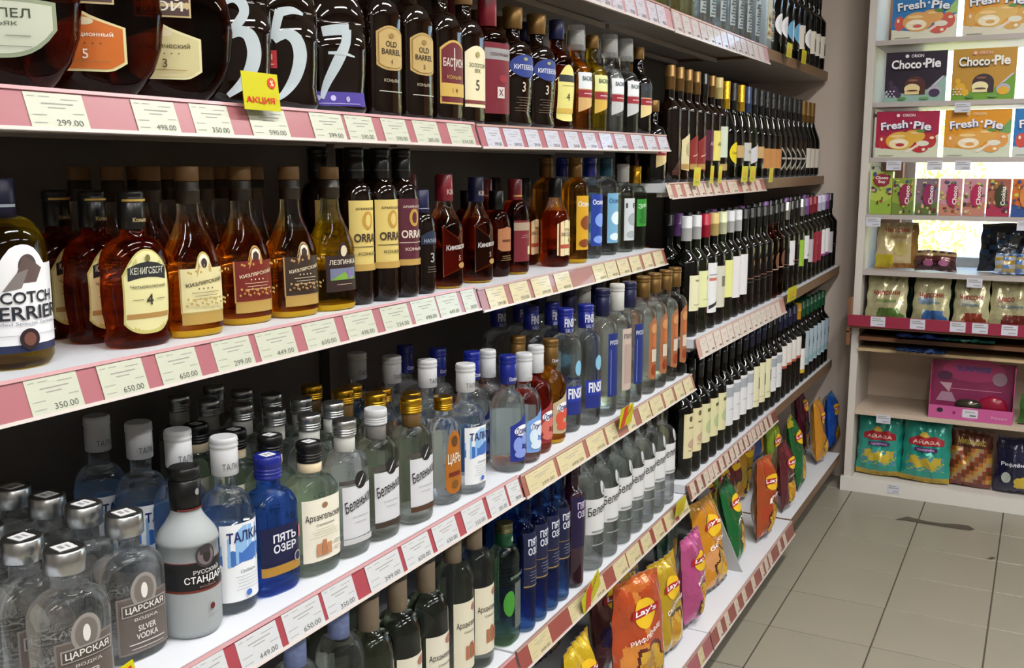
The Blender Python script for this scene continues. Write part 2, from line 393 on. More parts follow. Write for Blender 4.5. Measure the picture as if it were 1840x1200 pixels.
def rail(k, tags, parent, hgt=.041, paper=None, tone=None):
    """price rail: a tilted holder with a red backing, a top and a bottom lip; tags: (ya, yb, kind)"""
    xe, z, s, y0, y1 = SH[k]; back, lip, pap = RAIL[k[1]]
    if tone: back = tone
    if paper: pap = paper
    b = MB(); ya, yb = y0 + .004, y1 - .004; mb_ = mat('rail_backing_' + back, back, rough=.3, coat=.4); ml = mat('rail_edge_' + lip, lip, rough=.25)
    def zz(y): return z + s * (y - y0)
    def R(y, t, o): return (xe + .003 + .014 * t + o, y, zz(y) - hgt * t + o * .3)
    def bar(t0, t1, o0, o1, m, a=ya, c=yb):
        vs = [R(y, t, o) for y in (a, c) for t, o in ((t0, o0), (t0, o1), (t1, o1), (t1, o0))]
        b.add(vs, [(0, 1, 2, 3), (7, 6, 5, 4), (0, 4, 5, 1), (1, 5, 6, 2), (2, 6, 7, 3), (3, 7, 4, 0)], m)
    bar(0, 1, 0, .0015, mb_); bar(-.02, .07, -.001, .0035, ml); bar(.93, 1.02, 0, .0035, m_lip)
    r = b.build('price_rail', parent)
    ti = mat('tag_ink', '94938c', rough=.7); tk = mat('tag_ink_dark', '5f5e58', rough=.7)
    for i, (p, q) in enumerate(tags):
        t = MB(); wd = q - p; rnd = random.Random(int(p * 1000) + ord(k[0])); m = mat('tag_paper_' + pap, pap, rough=.35, coat=.3)
        t0, t1 = .09 + rnd.uniform(-.02, .02), .95; of = .0022 + rnd.uniform(0, .0006)
        def G(u, v, o): return R(p + u, t0 + (t1 - t0) * (1 - v), of + o)
        vs = [G(u, v, 0) for u in (0, wd) for v in (0, 1)] + [G(u, v, -.0005) for u in (0, wd) for v in (0, 1)]
        t.add(vs, [(0, 2, 3, 1), (4, 5, 7, 6), (0, 1, 5, 4), (2, 6, 7, 3), (0, 4, 6, 2), (1, 3, 7, 5)], m)
        def ln(u0, u1, v, hh=.022, mm=ti): t.add([G(u0 * wd, v, .0003), G(u1 * wd, v, .0003), G(u1 * wd, v + hh, .0003), G(u0 * wd, v + hh, .0003)], [(0, 1, 2, 3)], mm)
        if p < 3.3:
            if p < 2.6:
                ln(.05, .17, .88); ln(.25, .42, .88); ln(.6, .9, .82)
            ln(.25, .8, .68, .035); ln(.35, .65, .57, .03)
            ln(.06, .3, .36); ln(.75, .95, .42); ln(.06, .28, .14)
            price = rnd.choice(['650.00', '350.00', '399.00', '299.00', '449.00', '334.00', '285.00', '498.00', '590.00'])
            vs_, fs_, asp = text_tris(price, .0, 0)
            if p < 2.55: t.add([G(wd * .66 + x * wd * .46 / asp, .17 + y * .17, .0004) for x, y in vs_], fs_, tk)
            else: ln(.5, .9, .1, .1, tk)
        t.build('price_tag', r if False else parent)
    return r
def spread(y0, y1, w, gap, seed=0):
    r = random.Random(seed); out = []; y = y0
    while y + w < y1:
        out.append((y, y + w)); y += w + (gap * r.uniform(.3, 1.9) if gap else .004)
    return out
TAGPX = {
 'A1': [(42, 148), (235, 312), (340, 408), (443, 510), (555, 612), (618, 667), (683, 727), (740, 784), (802, 846)],
 'A2': [(868, 896), (903, 933), (941, 965), (976, 1001), (1013, 1036), (1045, 1067), (1075, 1096), (1103, 1122), (1132, 1151), (1157, 1175), (1180, 1196)],
 'B1': [(44, 138), (174, 254), (280, 350), (380, 447), (458, 524), (542, 600), (616, 668), (682, 730), (737, 780), (783, 820), (827, 850)],
 'B2': [(872, 904), (914, 946), (953, 985), (994, 1021), (1063, 1084), (1085, 1105), (1107, 1126), (1129, 1147), (1152, 1168), (1172, 1188)],
 'C1': [(240, 315), (345, 402), (423, 495), (506, 572), (578, 632), (655, 714), (721, 768), (775, 816), (828, 866), (873, 905), (909, 930)],
 'C2': [(943, 993), (999, 1045), (1052, 1082), (1086, 1104), (1122, 1136), (1146, 1164), (1166, 1186), (1190, 1206), (1210, 1224), (1226, 1240)],
 'D2': [(948, 984), (1020, 1050), (1054, 1082), (1100, 1122), (1124, 1146), (1150, 1166), (1172, 1188), (1192, 1208), (1214, 1232)],
 'A3': [(1196, 1204), (1212, 1221), (1228, 1237), (1240, 1249), (1252, 1262), (1264, 1275), (1278, 1290), (1296, 1303), (1306, 1322), (1330, 1340), (1345, 1353), (1357, 1364)],
}
units = {}
for n, (y0, y1, lab) in {'1': (.30, Y12, 'white steel shelving unit of brandy and vodka, nearest the viewer'),
                          '2': (Y12, Y23, 'white steel shelving unit in the middle, vodka above crisps'),
                          '3': (Y23, Y34, 'white steel shelving unit of wine bottles with price rails'),
                          '4': (Y34, YE, 'shelving unit with brown wooden shelf edges beside the grey pier')}.items():
    u = tag(empty('shelving_unit', (0, 0, 0)), lab, 'shelves', 'shelving along the left wall'); units[n] = u
    b = MB(); b.box(XB - .018, XB, y0 + .002, y1 - .002, .02, 2.35, m_back); b.build('back_panel', u)
    b = MB(); b.box(XB + .002, XB + .022, y0 + .003, y0 + .028, .0, 2.35, m_back); b.build('upright', u)
    if n != '4' : pass
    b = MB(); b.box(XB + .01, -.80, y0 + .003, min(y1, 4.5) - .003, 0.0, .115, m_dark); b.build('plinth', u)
for k in SH: shelf_board(k, units[k[1]])
for k in ('A1', 'A2', 'B1', 'B2', 'C1', 'C2', 'D2', 'A3'):
    hg = .041
    rail(k, [(pick(k, a), pick(k, b)) for a, b in TAGPX[k]], units[k[1]], hg, paper={'A2': 'b8bac6', 'B1': 'b7bbaa', 'C1': 'bdc0c4'}.get(k), tone={'A2': 'a0626a', 'C1': '97404a', 'D2': '8a4640'}.get(k))
rail('B3', spread(Y23 + .03, Y34 - .02, .058, .006, 1), units['3'], .052, paper='c9bdb4', tone='b88a82')
rail('C3', spread(Y23 + .02, Y34 - .02, .04, .012, 2), units['3'], .043, tone='7a4a40')
rail('E3', spread(Y23 + .06, Y34 - .1, .036, .055, 3), units['3'], .048, tone='87463f')
rail('E2', spread(Y12 + .3, Y23 - .06, .04, .16, 4), units['2'], .048, tone='98505a')
rail('E1', [(1.2, 1.24)], units['1'], .048, tone='98505a')
rail('D1', [(1.1, 1.16)], units['1'], .041, tone='9a4f4a')
rail('F2', spread(Y12, Y23, .06, .01, 5), units['2'], .058, paper='bab8c4', tone='b98f95')
rail('F3', spread(Y23 + .01, Y34 - .01, .058, .012, 6), units['3'], .058, paper='b8b3b0', tone='b98f95')

# ================================================================== bottle kinds
G_CLEAR = glass('clear_glass', 'f7faf9', ior=1.36, thin=.34); G_CLEARBASE = glass('thick_clear_glass', 'f0f5f2', ior=1.5); G_GLOWBASE = mat('painted_glow_base', 'f0c81c', rough=.12, trans=.6, ior=1.3); G_HONEY = glass('honey_brandy', 'd4701a')  # yellow base: glow of light refracted through the bottle, put into the colour
G_FROST = mat('frosted_glass', 'cdd4d6', rough=.4, trans=.5, ior=1.25)
G_BRANDY = glass('dark_brandy', '7a2806'); G_COGNAC = glass('red_brown_brandy', 'a03a0c'); G_AMBER = glass('amber_brandy', 'd98018'); G_GOLD = glass('golden_spirit', 'd9b21c')
G_BLACK = mat('near_black_glass', '060505', rough=.04, spec=.5); G_BROWNBLK = mat('brown_black_glass', '100603', rough=.04, spec=.5)
G_WINE = mat('dark_wine_glass', '040504', rough=.05, spec=.5); G_WINEG = mat('dark_green_wine_glass', '0e1408', rough=.05, spec=.5)
G_BLUE = glass('blue_glass', '4d84f4'); G_DBLUE = glass('deep_blue_glass', '4478cc'); G_GREEN = glass('green_tinted_glass', 'a9c7a2'); G_SMOKE = glass('smoky_clear_glass', 'c2c7ba', thin=.34)
G_RED = glass('red_spirit', 'c23a2a'); G_PALE = glass('pale_green_glass', 'd9e6d2'); G_ROSE = glass('rose_wine_glass', 'b4553a')
M_SILVER = mat('silver_cap_metal', 'b8bbbd', rough=.28, metal=1, bump=.02); M_GOLD = mat('gold_cap_metal', 'c8992c', rough=.28, metal=1); M_BRONZE = mat('bronze_cap', '75582e', rough=.4, metal=.6)
M_BLACKCAP = mat('black_cap', '0c0c0d', rough=.3); M_WHITECAP = mat('white_cap', 'bcbec2', rough=.35); M_BLUECAP = mat('blue_cap', '12207c', rough=.3, coat=.3)
M_NAVYCAP = mat('navy_cap', '14183c', rough=.35); M_WOODCAP = mat('wood_stopper', '6a4c28', rough=.55, noise=.15, nscale=40); M_MAROON = mat('maroon_foil', '6e1622', rough=.35, coat=.3)
M_PLASTIC = mat('clear_plastic_cup', 'dfe0e0', rough=.08, trans=.75, ior=1.2); M_GOLDFOIL = mat('gold_foil', 'd0a52c', rough=.35, metal=.8, bump=.3, bscale=120)
M_PALECAP = mat('pale_grey_cap', 'b9bab6', rough=.4); M_GREENCAP = mat('green_cap', '0f4a2e', rough=.35); M_CORK = mat('printed_cork_band', '8f806c', rough=.6, noise=.2, nscale=60)

def body(a, b, n, hb, hs, rn, hn, foot=.88, sh='s', waist=None, rl=.0015):
    s = [(0, a * foot * .9, b * foot * .9, n), (.0012, a * foot, b * foot, n), (.004, a * (foot * .3 + .68), b * (foot * .3 + .68), n), (.009, a, b, n)]
    if waist:
        for t, k in waist: s.append((.009 + (hb - .009) * t, a * k, b * k, n))
    else:
        for t in (.25, .5, .75): s.append((.009 + (hb - .009) * t, a, b, n))
    for i in range(0, 11):
        t = i / 10
        if sh == 's': q = (1 + math.cos(PI * t)) / 2
        elif sh == 'r': q = math.sqrt(max(0, 1 - t * t))
        elif sh == 'c': q = (1 - t) ** 1.5
        else: q = 1 - t
        s.append((hb + (hs - hb) * t, rn + (a - rn) * q, rn + (b - rn) * q, n + (2 - n) * t))
    s += [((hs + hn) / 2, rn * .97, rn * .97, 2), (hn, rn * .97, rn * .97, 2)]
    return s
def capp(r, z0, z1, style='plain', r1=None):
    r1 = r1 or r; s = [(z0, r * .96, r * .96, 2), (z0 + .0008, r, r, 2)]
    L = z1 - z0
    if style == 'ridge':
        for t in (.15, .3, .45):
            z = z0 + L * t; s += [(z, r, r, 2), (z + L * .03, r * .93, r * .93, 2), (z + L * .08, r * 1.03, r * 1.03, 2)]
    elif style == 'long':
        z = z0 + L * .68
        s += [(z, r, r, 2), (z + .001, r * .95, r * .95, 2), (z + .003, r * 1.04, r * 1.04, 2), (z + .006, r * 1.04, r * 1.04, 2), (z + .0075, r * .98, r * .98, 2), (z + .0095, r * 1.05, r * 1.05, 2)]
    elif style == 'band':
        z = z0 + L * .5; s += [(z, r, r, 2), (z + .0006, r * 1.04, r * 1.04, 2), (z + .003, r * 1.04, r * 1.04, 2), (z + .0036, r, r, 2)]
    s += [(z1 - .0012, r1 * 1.0, r1 * 1.0, 2), (z1, r1 * .93, r1 * .93, 2)]
    return s
K = {}
def kind(key, name, desc, cat, secs, gm, caps, labels=(), seg=28, fill=None, base=None, neckm=None, backlab=None, sticker=None):
    """one bottle kind: shared meshes for the glass body, its cap pieces and its printed labels"""
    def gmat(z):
        if base and z < base: return G_GLOWBASE if gm in (G_COGNAC, G_GOLD, G_AMBER, G_HONEY) else G_CLEARBASE
        if fill and z > fill: return neckm or G_CLEAR
        return gm
    b = MB(); ss = sorted(secs, key=lambda q: q[0])
    if fill: b.loft(ss, gmat, seg)
    else: b.loft(ss, gmat if base else gm, seg)
    parts = [('glass_body', b.mesh('glass_body'))]
    if sticker:
        zt, ss_ = sticker; sb = MB(); sb.box(-ss_, ss_, -ss_, ss_, zt + .0001, zt + .0005, mat('sticker_white', 'd8d8da', rough=.5)); sb.box(-ss_ * .5, ss_ * .5, -ss_ * .6, -ss_ * .1, zt + .0005, zt + .0006, ink('8e8e94')); sb.box(-ss_ * .4, ss_ * .6, ss_ * .2, ss_ * .5, zt + .0005, zt + .0006, ink('8e8e94')); parts.append(('cap_sticker', sb.mesh('cap_sticker')))
    for c in caps:
        nm, cs, cm = c[:3]; cb = MB(); cb.loft(cs, cm, 20)
        if len(c) > 3: prints(cb, c[3], surf(sorted(cs, key=lambda q: q[0])))
        parts.append((nm, cb.mesh(nm)))
    F = surf(ss)
    if backlab is None and gm in (G_CLEAR, G_PALE, G_SMOKE, G_GREEN): hb_ = max(q[0] for q in secs if q[1] > .9 * max(p[1] for p in secs)); backlab = (.7, .14 * hb_, .86 * hb_, 'bcc4c0')
    if backlab:
        am = max(q[1] for q in secs); lb = MB(); prints(lb, [('r', -am * backlab[0], backlab[1], am * backlab[0], backlab[2], backlab[3])], surf(ss, True)); parts.append(('back_label', lb.mesh('back_label')))
    for nm, layers in labels:
        lb = MB(); prints(lb, layers, F); parts.append((nm, lb.mesh(nm)))
    K[key] = dict(name=name, desc=desc, cat=cat, parts=parts, a=max(q[1] for q in secs), b=max(q[2] for q in secs), h=max(q[0] for q in secs))
def shield(cu, v0, w, h, c, peak=.25, foot=.15):   # shield: peaked top, tapered foot
    x0 = cu - w / 2; P = []
    for i in range(13):
        t = i / 12; d = abs(t - .5) * 2
        P.append((x0 + w * t, v0 + h * foot * max(0, (d - .6) / .4) ** 1.2, v0 + h * (1 - peak * d ** .8)))
    return ('p', P, c)
def arch(cu, v0, w, h, c, drop=.3, pw=2, foot=0):
    P = []
    for i in range(15):
        t = i / 14 * 2 - 1; P.append((cu + w / 2 * t, v0 + foot * h * abs(t) ** 3, v0 + h * (1 - drop * abs(t) ** pw)))
    return ('p', P, c)
def knob(cu, v0, w, h, c, hw=.35, kh=.28):         # rectangle with a round head on top
    P = []
    for i in range(17):
        t = i / 16 * 2 - 1; z = h * (1 - kh)
        if abs(t) < hw: z += h * kh * math.sqrt(1 - (t / hw) ** 2)
        P.append((cu + w / 2 * t, v0, v0 + z))
    return ('p', P, c)
def lines(cu, v, w, n, c, dv=.004, h=.0008):
    rnd = random.Random(int(v * 1e4)); o = []
    for i in range(n):
        k = rnd.uniform(.6, 1) * w / 2; o.append(('r', cu - k, v - i * dv, cu + k, v - i * dv + h, c))
    return o
def dots(cu, v, n, c, gap=.004, r=.0008): return [('o', cu + (i - (n - 1) / 2) * gap, v, r, r, c) for i in range(n)]

# ---- shelf A: flat round flasks, brush-number bottles, squarish brandies
disc = [(0, .042, .024, 2.3), (.003, .046, .027, 2.3), (.012, .055, .029, 2.3), (.03, .068, .033, 2.3), (.055, .077, .036, 2.3), (.085, .0805, .038, 2.3), (.115, .077, .037, 2.3), (.14, .068, .034, 2.2), (.162, .054, .030, 2.1), (.18, .038, .026, 2), (.195, .025, .02, 2), (.21, .018, .017, 2), (.235, .0165, .0165, 2)]
def noy(key, lab_c, edge, ink_c, word, num, tw, desc):
    kind(key, 'brandy_bottle', desc, 'bottle', disc, G_BRANDY, [('cap', capp(.018, .235, .262), M_BLACKCAP)],
     [('plaque_label', [('r', -.032, .096, .032, .124, 'b9a679'), ('r', -.030, .098, .030, .122, '3a1d16'), ('t', tw, 0, .110, .014, 'd8d2c4', .046, .015), ('o', 0, .132, .022, .009, 'c9c4b0')]),
      ('front_label', [shield(0, .026, .084, .062, edge), shield(0, .0285, .078, .056, lab_c, .24), ('o', 0, .078, .010, .004, 'd9cfae'),
        ('t', word, 0, .064, .006, ink_c, .058, .01)] + dots(0, .055, 5, '3b2a18', .008) + [('t', num, 0, .044, .010, ink_c)] + lines(0, .036, .05, 1, '8a6a3c'))])
noy('noy5', 'c4692a', 'd9cf9c', 'f0ece0', 'традиционный', '5', 'НОЙ', 'flat round dark brandy flask with orange shield label')
noy('noy3', 'cdc493', 'ddd6a8', '5a5230', 'классический', '3', 'НОЙ', 'flat round dark brandy flask with pale gold shield label')
kind('aspel', 'brandy_bottle', 'flat round dark brandy flask with pale green-edged label', 'bottle', disc, G_BRANDY, [('cap', capp(.018, .235, .262), M_BLACKCAP)],
 [('front_label', [arch(0, .030, .12, .058, '8f9a80', .05, 2, .5), arch(0, .034, .112, .050, 'c4cab8', .05, 2, .5), ('t', 'КАСПЕЛ', .006, .073, .009, '3c4634', .06, .01), ('t', 'КОНЬЯК', .004, .063, .004, '5a6450', .04), ('t', '3', .0, .051, .011, '2e3628'), ('r', -.04, .051, -.012, .0518, '7a8470'), ('r', .012, .051, .035, .0518, '7a8470'), ('r', -.035, .041, .035, .0417, '7a8470')]),
  ('year_print', [('t', '1877', .0, .104, .012, 'cfd6d8', .07, .02)]), ('neck_label', [('r', -.035, .122, .035, .142, 'd2c79a'), ('r', -.032, .126, .032, .14, '8a1f2a')])])
numb = body(.052, .034, 2.4, .125, .185, .015, .215, foot=.8, sh='r', waist=((.2, .93), (.45, .98), (.7, 1), (1, 1)))
m_brush = 'b4c0c6'
def strokes(pts, w):
    """a brush stroke through (u, v, width) points: one smooth ribbon"""
    P = [pts[0]] + list(pts) + [pts[-1]]; Q = []
    for i in range(1, len(P) - 2):
        for k in range(6):
            t = k / 6; Q.append(tuple(.5 * (2 * P[i][c] + (P[i + 1][c] - P[i - 1][c]) * t + (2 * P[i - 1][c] - 5 * P[i][c] + 4 * P[i + 1][c] - P[i + 2][c]) * t * t + (3 * P[i][c] - P[i - 1][c] - 3 * P[i + 1][c] + P[i + 2][c]) * t ** 3) for c in range(3)))
    Q.append(tuple(pts[-1])); E = []
    for i, q in enumerate(Q):
        a, b = Q[max(0, i - 1)], Q[min(len(Q) - 1, i + 1)]; dx, dy = b[0] - a[0], b[1] - a[1]; d = math.hypot(dx, dy) or 1
        E.append(((q[0] - dy / d * q[2] * w, q[1] + dx / d * q[2] * w), (q[0] + dy / d * q[2] * w, q[1] - dx / d * q[2] * w)))
    return [('b', E, m_brush)]
def curve(f, n=14): return [f(i / n) for i in range(n + 1)]
three = [(-.018, .118, .6), (-.012, .129, .9), (.0, .133, .9), (.010, .127, 1), (.012, .115, .9), (.002, .1, .8), (-.014, .082, .4)]
three2 = [(-.014, .082, .5), (.004, .092, .8), (.018, .088, 1.2), (.024, .07, 1.3), (.020, .05, 1.2), (.008, .03, .9), (-.012, .013, .4)]
five = [(.026, .127, .3), (.01, .131, .8), (-.008, .127, 1)]
five1 = [(-.006, .13, .9), (-.012, .108, .8), (-.014, .092, .7)]; five2 = [(-.015, .09, .5), (.0, .1, .9), (.014, .094, 1.2), (.02, .078, 1.3), (.018, .06, 1.2), (.010, .04, 1), (-.004, .022, .6), (-.018, .012, .3)]
sev = [(-.022, .115, .9), (-.006, .118, 1), (.018, .12, 1)]; sev2 = [(.014, .12, 1), (.012, .1, 1), (.0, .075, 1.1), (-.016, .045, .8), (-.024, .022, .4)]; sev3 = [(-.014, .086, .5), (.008, .086, .6), (.026, .082, .25)]
kind('num3', 'brandy_bottle', 'dark brandy bottle with painted white brush numeral three', 'bottle', numb, G_BROWNBLK, [('cap', capp(.017, .212, .245), M_BLACKCAP)], [('painted_numeral', strokes(three, .0068) + strokes(three2, .0075))])
kind('num5', 'brandy_bottle', 'dark brandy bottle with painted white brush numeral five', 'bottle', numb, G_BROWNBLK, [('cap', capp(.017, .212, .245), M_BLACKCAP)], [('painted_numeral', strokes(five, .006) + strokes(five1, .007) + strokes(five2, .0075)), ('stamp_label', [('r', -.034, .055, -.012, .078, 'a8242c'), ('r', -.028, .066, -.018, .073, 'd8a8a0'), ('r', -.03, .059, -.016, .0605, 'd8a8a0')])])
kind('num7', 'brandy_bottle', 'dark brandy bottle with painted white brush numeral seven', 'bottle', numb, G_BROWNBLK, [('cap', capp(.017, .212, .245), M_BLACKCAP)], [('painted_numeral', strokes(sev, .0075) + strokes(sev2, .0072) + strokes(sev3, .004)), ('strip_label', [('r', -.048, .012, .046, .032, '3f2f8a'), ('o', -.03, .023, .004, .004, 'b8b0d8'), ('o', -.008, .023, .004, .004, 'b8b0d8'), ('o', .014, .022, .003, .004, 'a098c0'), ('r', -.036, .0145, .034, .016, '8a80c0')])])
sq = body(.038, .030, 3.4, .148, .182, .014, .215, sh='r', foot=.92)
def barrel(key, num, desc):
    kind(key, 'brandy_bottle', desc, 'bottle', sq, G_BROWNBLK, [('cap', capp(.0165, .205, .250), M_BLACKCAP)],
     [('front_label', [arch(0, .070, .060, .066, 'a58a52', .16, 2, .10), arch(0, .073, .053, .060, '7a5c30', .16, 2, .10), arch(0, .074, .051, .058, 'af955e', .16, 2, .10), ('t', 'OLD\nBARREL', 0, .103, .020, '2c2013', .042, .02), ('t', num, 0, .083, .007, '4a3418'), ('o', 0, .121, .006, .004, '8a6c3a')]),
      ('lower_print', [('t', 'КОНЬЯК', 0, .055, .005, '9a8f7c', .034), ('r', -.026, .038, .026, .0392, 'b8b8b0')])])
barrel('barrel4', '4', 'squarish dark brandy bottle with tan label marked four'); barrel('barrel5', '5', 'squarish dark brandy bottle with tan label marked five')
kind('bastion', 'brandy_bottle', 'squarish dark brandy bottle with maroon and gold label', 'bottle', sq, G_BROWNBLK, [('cap', capp(.0165, .205, .250), M_WOODCAP)],
 [('front_label', [arch(0, .03, .066, .105, 'b99a4c', .14, 2), arch(0, .033, .06, .098, '5f1420', .14, 2), ('t', 'БАСТИОН', 0, .098, .014, 'd8d0c8', .054, .012), ('r', -.0012, .085, .0012, .122, 'd8d0c8'), ('t', 'КОНЬЯК', 0, .074, .006, 'b89a4c', .04), ('r', -.033, .042, .033, .064, 'bf9e50'), ('t', '5 ★', 0, .053, .009, '6a4a1c')] )])
kind('zolotoy', 'brandy_bottle', 'squarish dark brandy bottle with tall cream label', 'bottle', sq, G_BROWNBLK, [('cap', capp(.0165, .205, .250), M_WOODCAP)],
 [('front_label', [arch(0, .03, .062, .105, 'd9d0ae', .12, 2), ('t', 'ЗОЛОТОЙ\nВЕК', 0, .098, .018, '3e4a30', .046, .012), ('t', '5', 0, .068, .018, '3a2c22'), ('r', -.031, .036, .031, .042, '6e2a2a'), ('o', 0, .12, .006, .005, '9a8f5a')])])
kind('marun', 'brandy_bottle', 'brown flask with tall maroon label and grey top band', 'bottle', body(.043, .03, 3, .15, .175, .015, .205, sh='r'), G_BRANDY, [('neck_foil', capp(.0175, .178, .25), M_MAROON)],
 [('front_label', [('r', -.036, .022, .036, .148, '6a1426'), ('r', -.036, .118, .036, .138, '8f8f90'), ('t', 'СЕБРЯНЫЙ', 0, .128, .007, '4a1a24', .05), ('o', .008, .085, .011, .007, '8a2434'), ('r', -.008, .05, .012, .07, 'c8c0bc'), ('t', 'X', .002, .06, .012, '5a1420')])])
kind('tebel', 'brandy_bottle', 'dark brandy bottle with blue oval label marked three', 'bottle', body(.043, .032, 2.5, .135, .165, .014, .195, sh='r', foot=.75, waist=((.15, .86), (.35, .94), (.6, 1), (1, 1))), G_BROWNBLK, [('cap', capp(.018, .185, .225, r1=.02), M_BRONZE)],
 [('oval_label', [('o', 0, .115, .038, .021, '23357c'), ('t', 'КИТЕБЕЛЬ', 0, .113, .009, 'd8dce8', .058, .015), ('o', 0, .128, .006, .003, '9a9a6a')]), ('lower_print', [('t', '3', -.004, .076, .018, 'c9b9a8')] + lines(0, .056, .05, 6, '7a6858', .005)) ])
kind('yel4', 'brandy_bottle', 'dark rounded brandy bottle with tall yellow label', 'bottle', body(.04, .032, 2.4, .13, .162, .014, .19, sh='r', foot=.75, waist=((.15, .88), (.35, .95), (.6, 1), (1, 1))), G_BRANDY, [('cap', capp(.016, .185, .225), M_NAVYCAP)],
 [('front_label', [arch(0, .018, .058, .115, 'd6cf7e', .25, 2, .05), ('r', -.027, .098, .027, .112, '23262c'), ('t', '4', 0, .068, .016, '3c4630'), ('r', -.028, .034, .028, .044, 'c9a94e')] + lines(0, .09, .04, 1, '6a6a40'))])
rumb = body(.036, .036, 2, .115, .15, .013, .19, sh='r')
def rum(key, gm, cup, desc, c3, wt):
    kind(key, 'rum_bottle', desc, 'bottle', rumb, gm, [('cap', capp(.015, .185, .215), M_PALECAP if cup else M_BRONZE)] + ([('measuring_cup', capp(.022, .172, .226, 'plain', .020), M_PLASTIC)] if cup else []),
     [('front_label', [('q', [(-.027, .04), (.027, .058), (.027, .125), (-.027, .125)], c3), ('r', -.027, .09, .027, .125, wt), ('r', -.027, .072, .027, .088, '8f2430'), ('t', 'BACARDI', 0, .112, .010, '3a4a52', .036, .02), ('r', -.014, .079, .014, .081, 'd8c0c0')])])
rum('rum_amb', G_AMBER, 1, 'amber rum bottle under an upturned clear measuring cup', 'c9a36a', 'dbe0e2'); rum('rum_gold', G_GOLD, 0, 'olive-gold rum bottle with bronze cap', 'c9a54a', 'd8dc9a')
rum('rum_clear', G_CLEAR, 1, 'clear rum bottle under an upturned measuring cup', 'b9bcbe', 'dde2e6'); rum('rum_black', G_BLACK, 0, 'black rum bottle with bronze cap and cream label', 'd8c48c', '2a2c30')

# ---- shelf B
kind('terrier', 'whisky_bottle', 'golden whisky bottle with large white dog-portrait label', 'bottle', body(.044, .044, 2, .115, .158, .015, .185, sh='r'), G_GOLD, [('cap', capp(.0175, .153, .195), M_NAVYCAP, [('r', -.012, .166, .012, .169, 'b8c8d8')])],
 [('front_label', [('r', -.052, .018, .052, .038, '1f2748'), knob(0, .026, .100, .103, 'e3e5ea', .42, .2), ('o', .004, .106, .010, .013, '4a4040'), ('q', [(-.012, .09), (.012, .09), (.02, .104), (0, .118)], '5a4a48'), ('q', [(-.022, .082), (-.004, .085), (.004, .104), (-.008, .1)], '77706e'),
   ('t', 'SCOTCH', 0, .075, .012, '23262e', .064, .02), ('t', 'TERRIER', 0, .059, .014, '23262e', .082, .02), ('t', 'Blended Special Selection', 0, .048, .004, '8a909c', .08), ('r', -.044, .036, .044, .0366, '9aa0a8'), ('o', 0, .032, .010, .011, '2a1c24'), ('o', 0, .032, .006, .007, '6a4438')])], fill=.152)
kflask = body(.037, .026, 2.6, .085, .155, .0135, .185, sh='s', waist=((.3, 1), (.7, .99), (1, .97)), foot=.93)
def kizl(key, lc, tc, edge, gm, desc, word='КИЗЛЯРСКИЙ'):
    kind(key, 'brandy_bottle', desc, 'bottle', kflask, gm, [('neck_sleeve', capp(.0146, .163, .190, 'band'), mat('dark_sleeve', '241c12', rough=.4)), ('stopper', capp(.0145, .190, .208), M_WOODCAP)],
     [('front_label', [('r', -.031, .016, .031, .038, 'a88a48'), knob(0, .03, .064, .075, edge, .34, .27), knob(0, .0315, .060, .071, lc, .32, .25), ('o', 0, .092, .007, .009, 'e0dccb'), ('o', 0, .091, .004, .006, '3a2c24'), ('t', word, 0, .068, .006, tc, .05, .02, 0, .12)] + dots(0, .06, 4, tc, .006, .001) + lines(0, .055, .04, 3, tc, .004, .0006) +
       [('o', -.025 + .0042 * (i % 13) + .001 * ((i * 7) % 3), (.040, .046, .080)[i // 13] + .0012 * ((i * 5) % 3), .0013, .0016, edge) for i in range(39) if i < 26 or abs(i - 32) > 2])], fill=.118, base=.02)
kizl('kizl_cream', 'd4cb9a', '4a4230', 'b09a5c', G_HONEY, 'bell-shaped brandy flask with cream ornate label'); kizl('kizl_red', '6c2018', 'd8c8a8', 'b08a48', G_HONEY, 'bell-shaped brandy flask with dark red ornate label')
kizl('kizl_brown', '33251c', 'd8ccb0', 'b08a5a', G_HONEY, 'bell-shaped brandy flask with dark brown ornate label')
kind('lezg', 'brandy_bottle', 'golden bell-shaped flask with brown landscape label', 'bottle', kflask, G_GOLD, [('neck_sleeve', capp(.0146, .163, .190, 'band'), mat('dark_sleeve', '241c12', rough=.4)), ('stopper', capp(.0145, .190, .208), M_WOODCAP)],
 [('front_label', [knob(0, .028, .06, .072, '2c1c1a', .34, .27), ('t', 'ЛЕЗГИНКА', 0, .071, .007, 'd8d4c4', .05), ('r', -.024, .045, .024, .062, '6a6f8a'), ('q', [(-.024, .045), (.024, .045), (.0, .056), (-.015, .05)], '6f9a3c'), ('o', 0, .087, .006, .008, 'cfc4a8'), ('o', .01, .052, .003, .007, '7c68a8')] + lines(0, .038, .03, 1, 'b8a890'))], fill=.125, base=.02)
kf2 = body(.041, .027, 2.3, .092, .128, .014, .15, sh='r', waist=((.15, .9), (.4, .98), (.7, 1), (1, .96)), foot=.85)
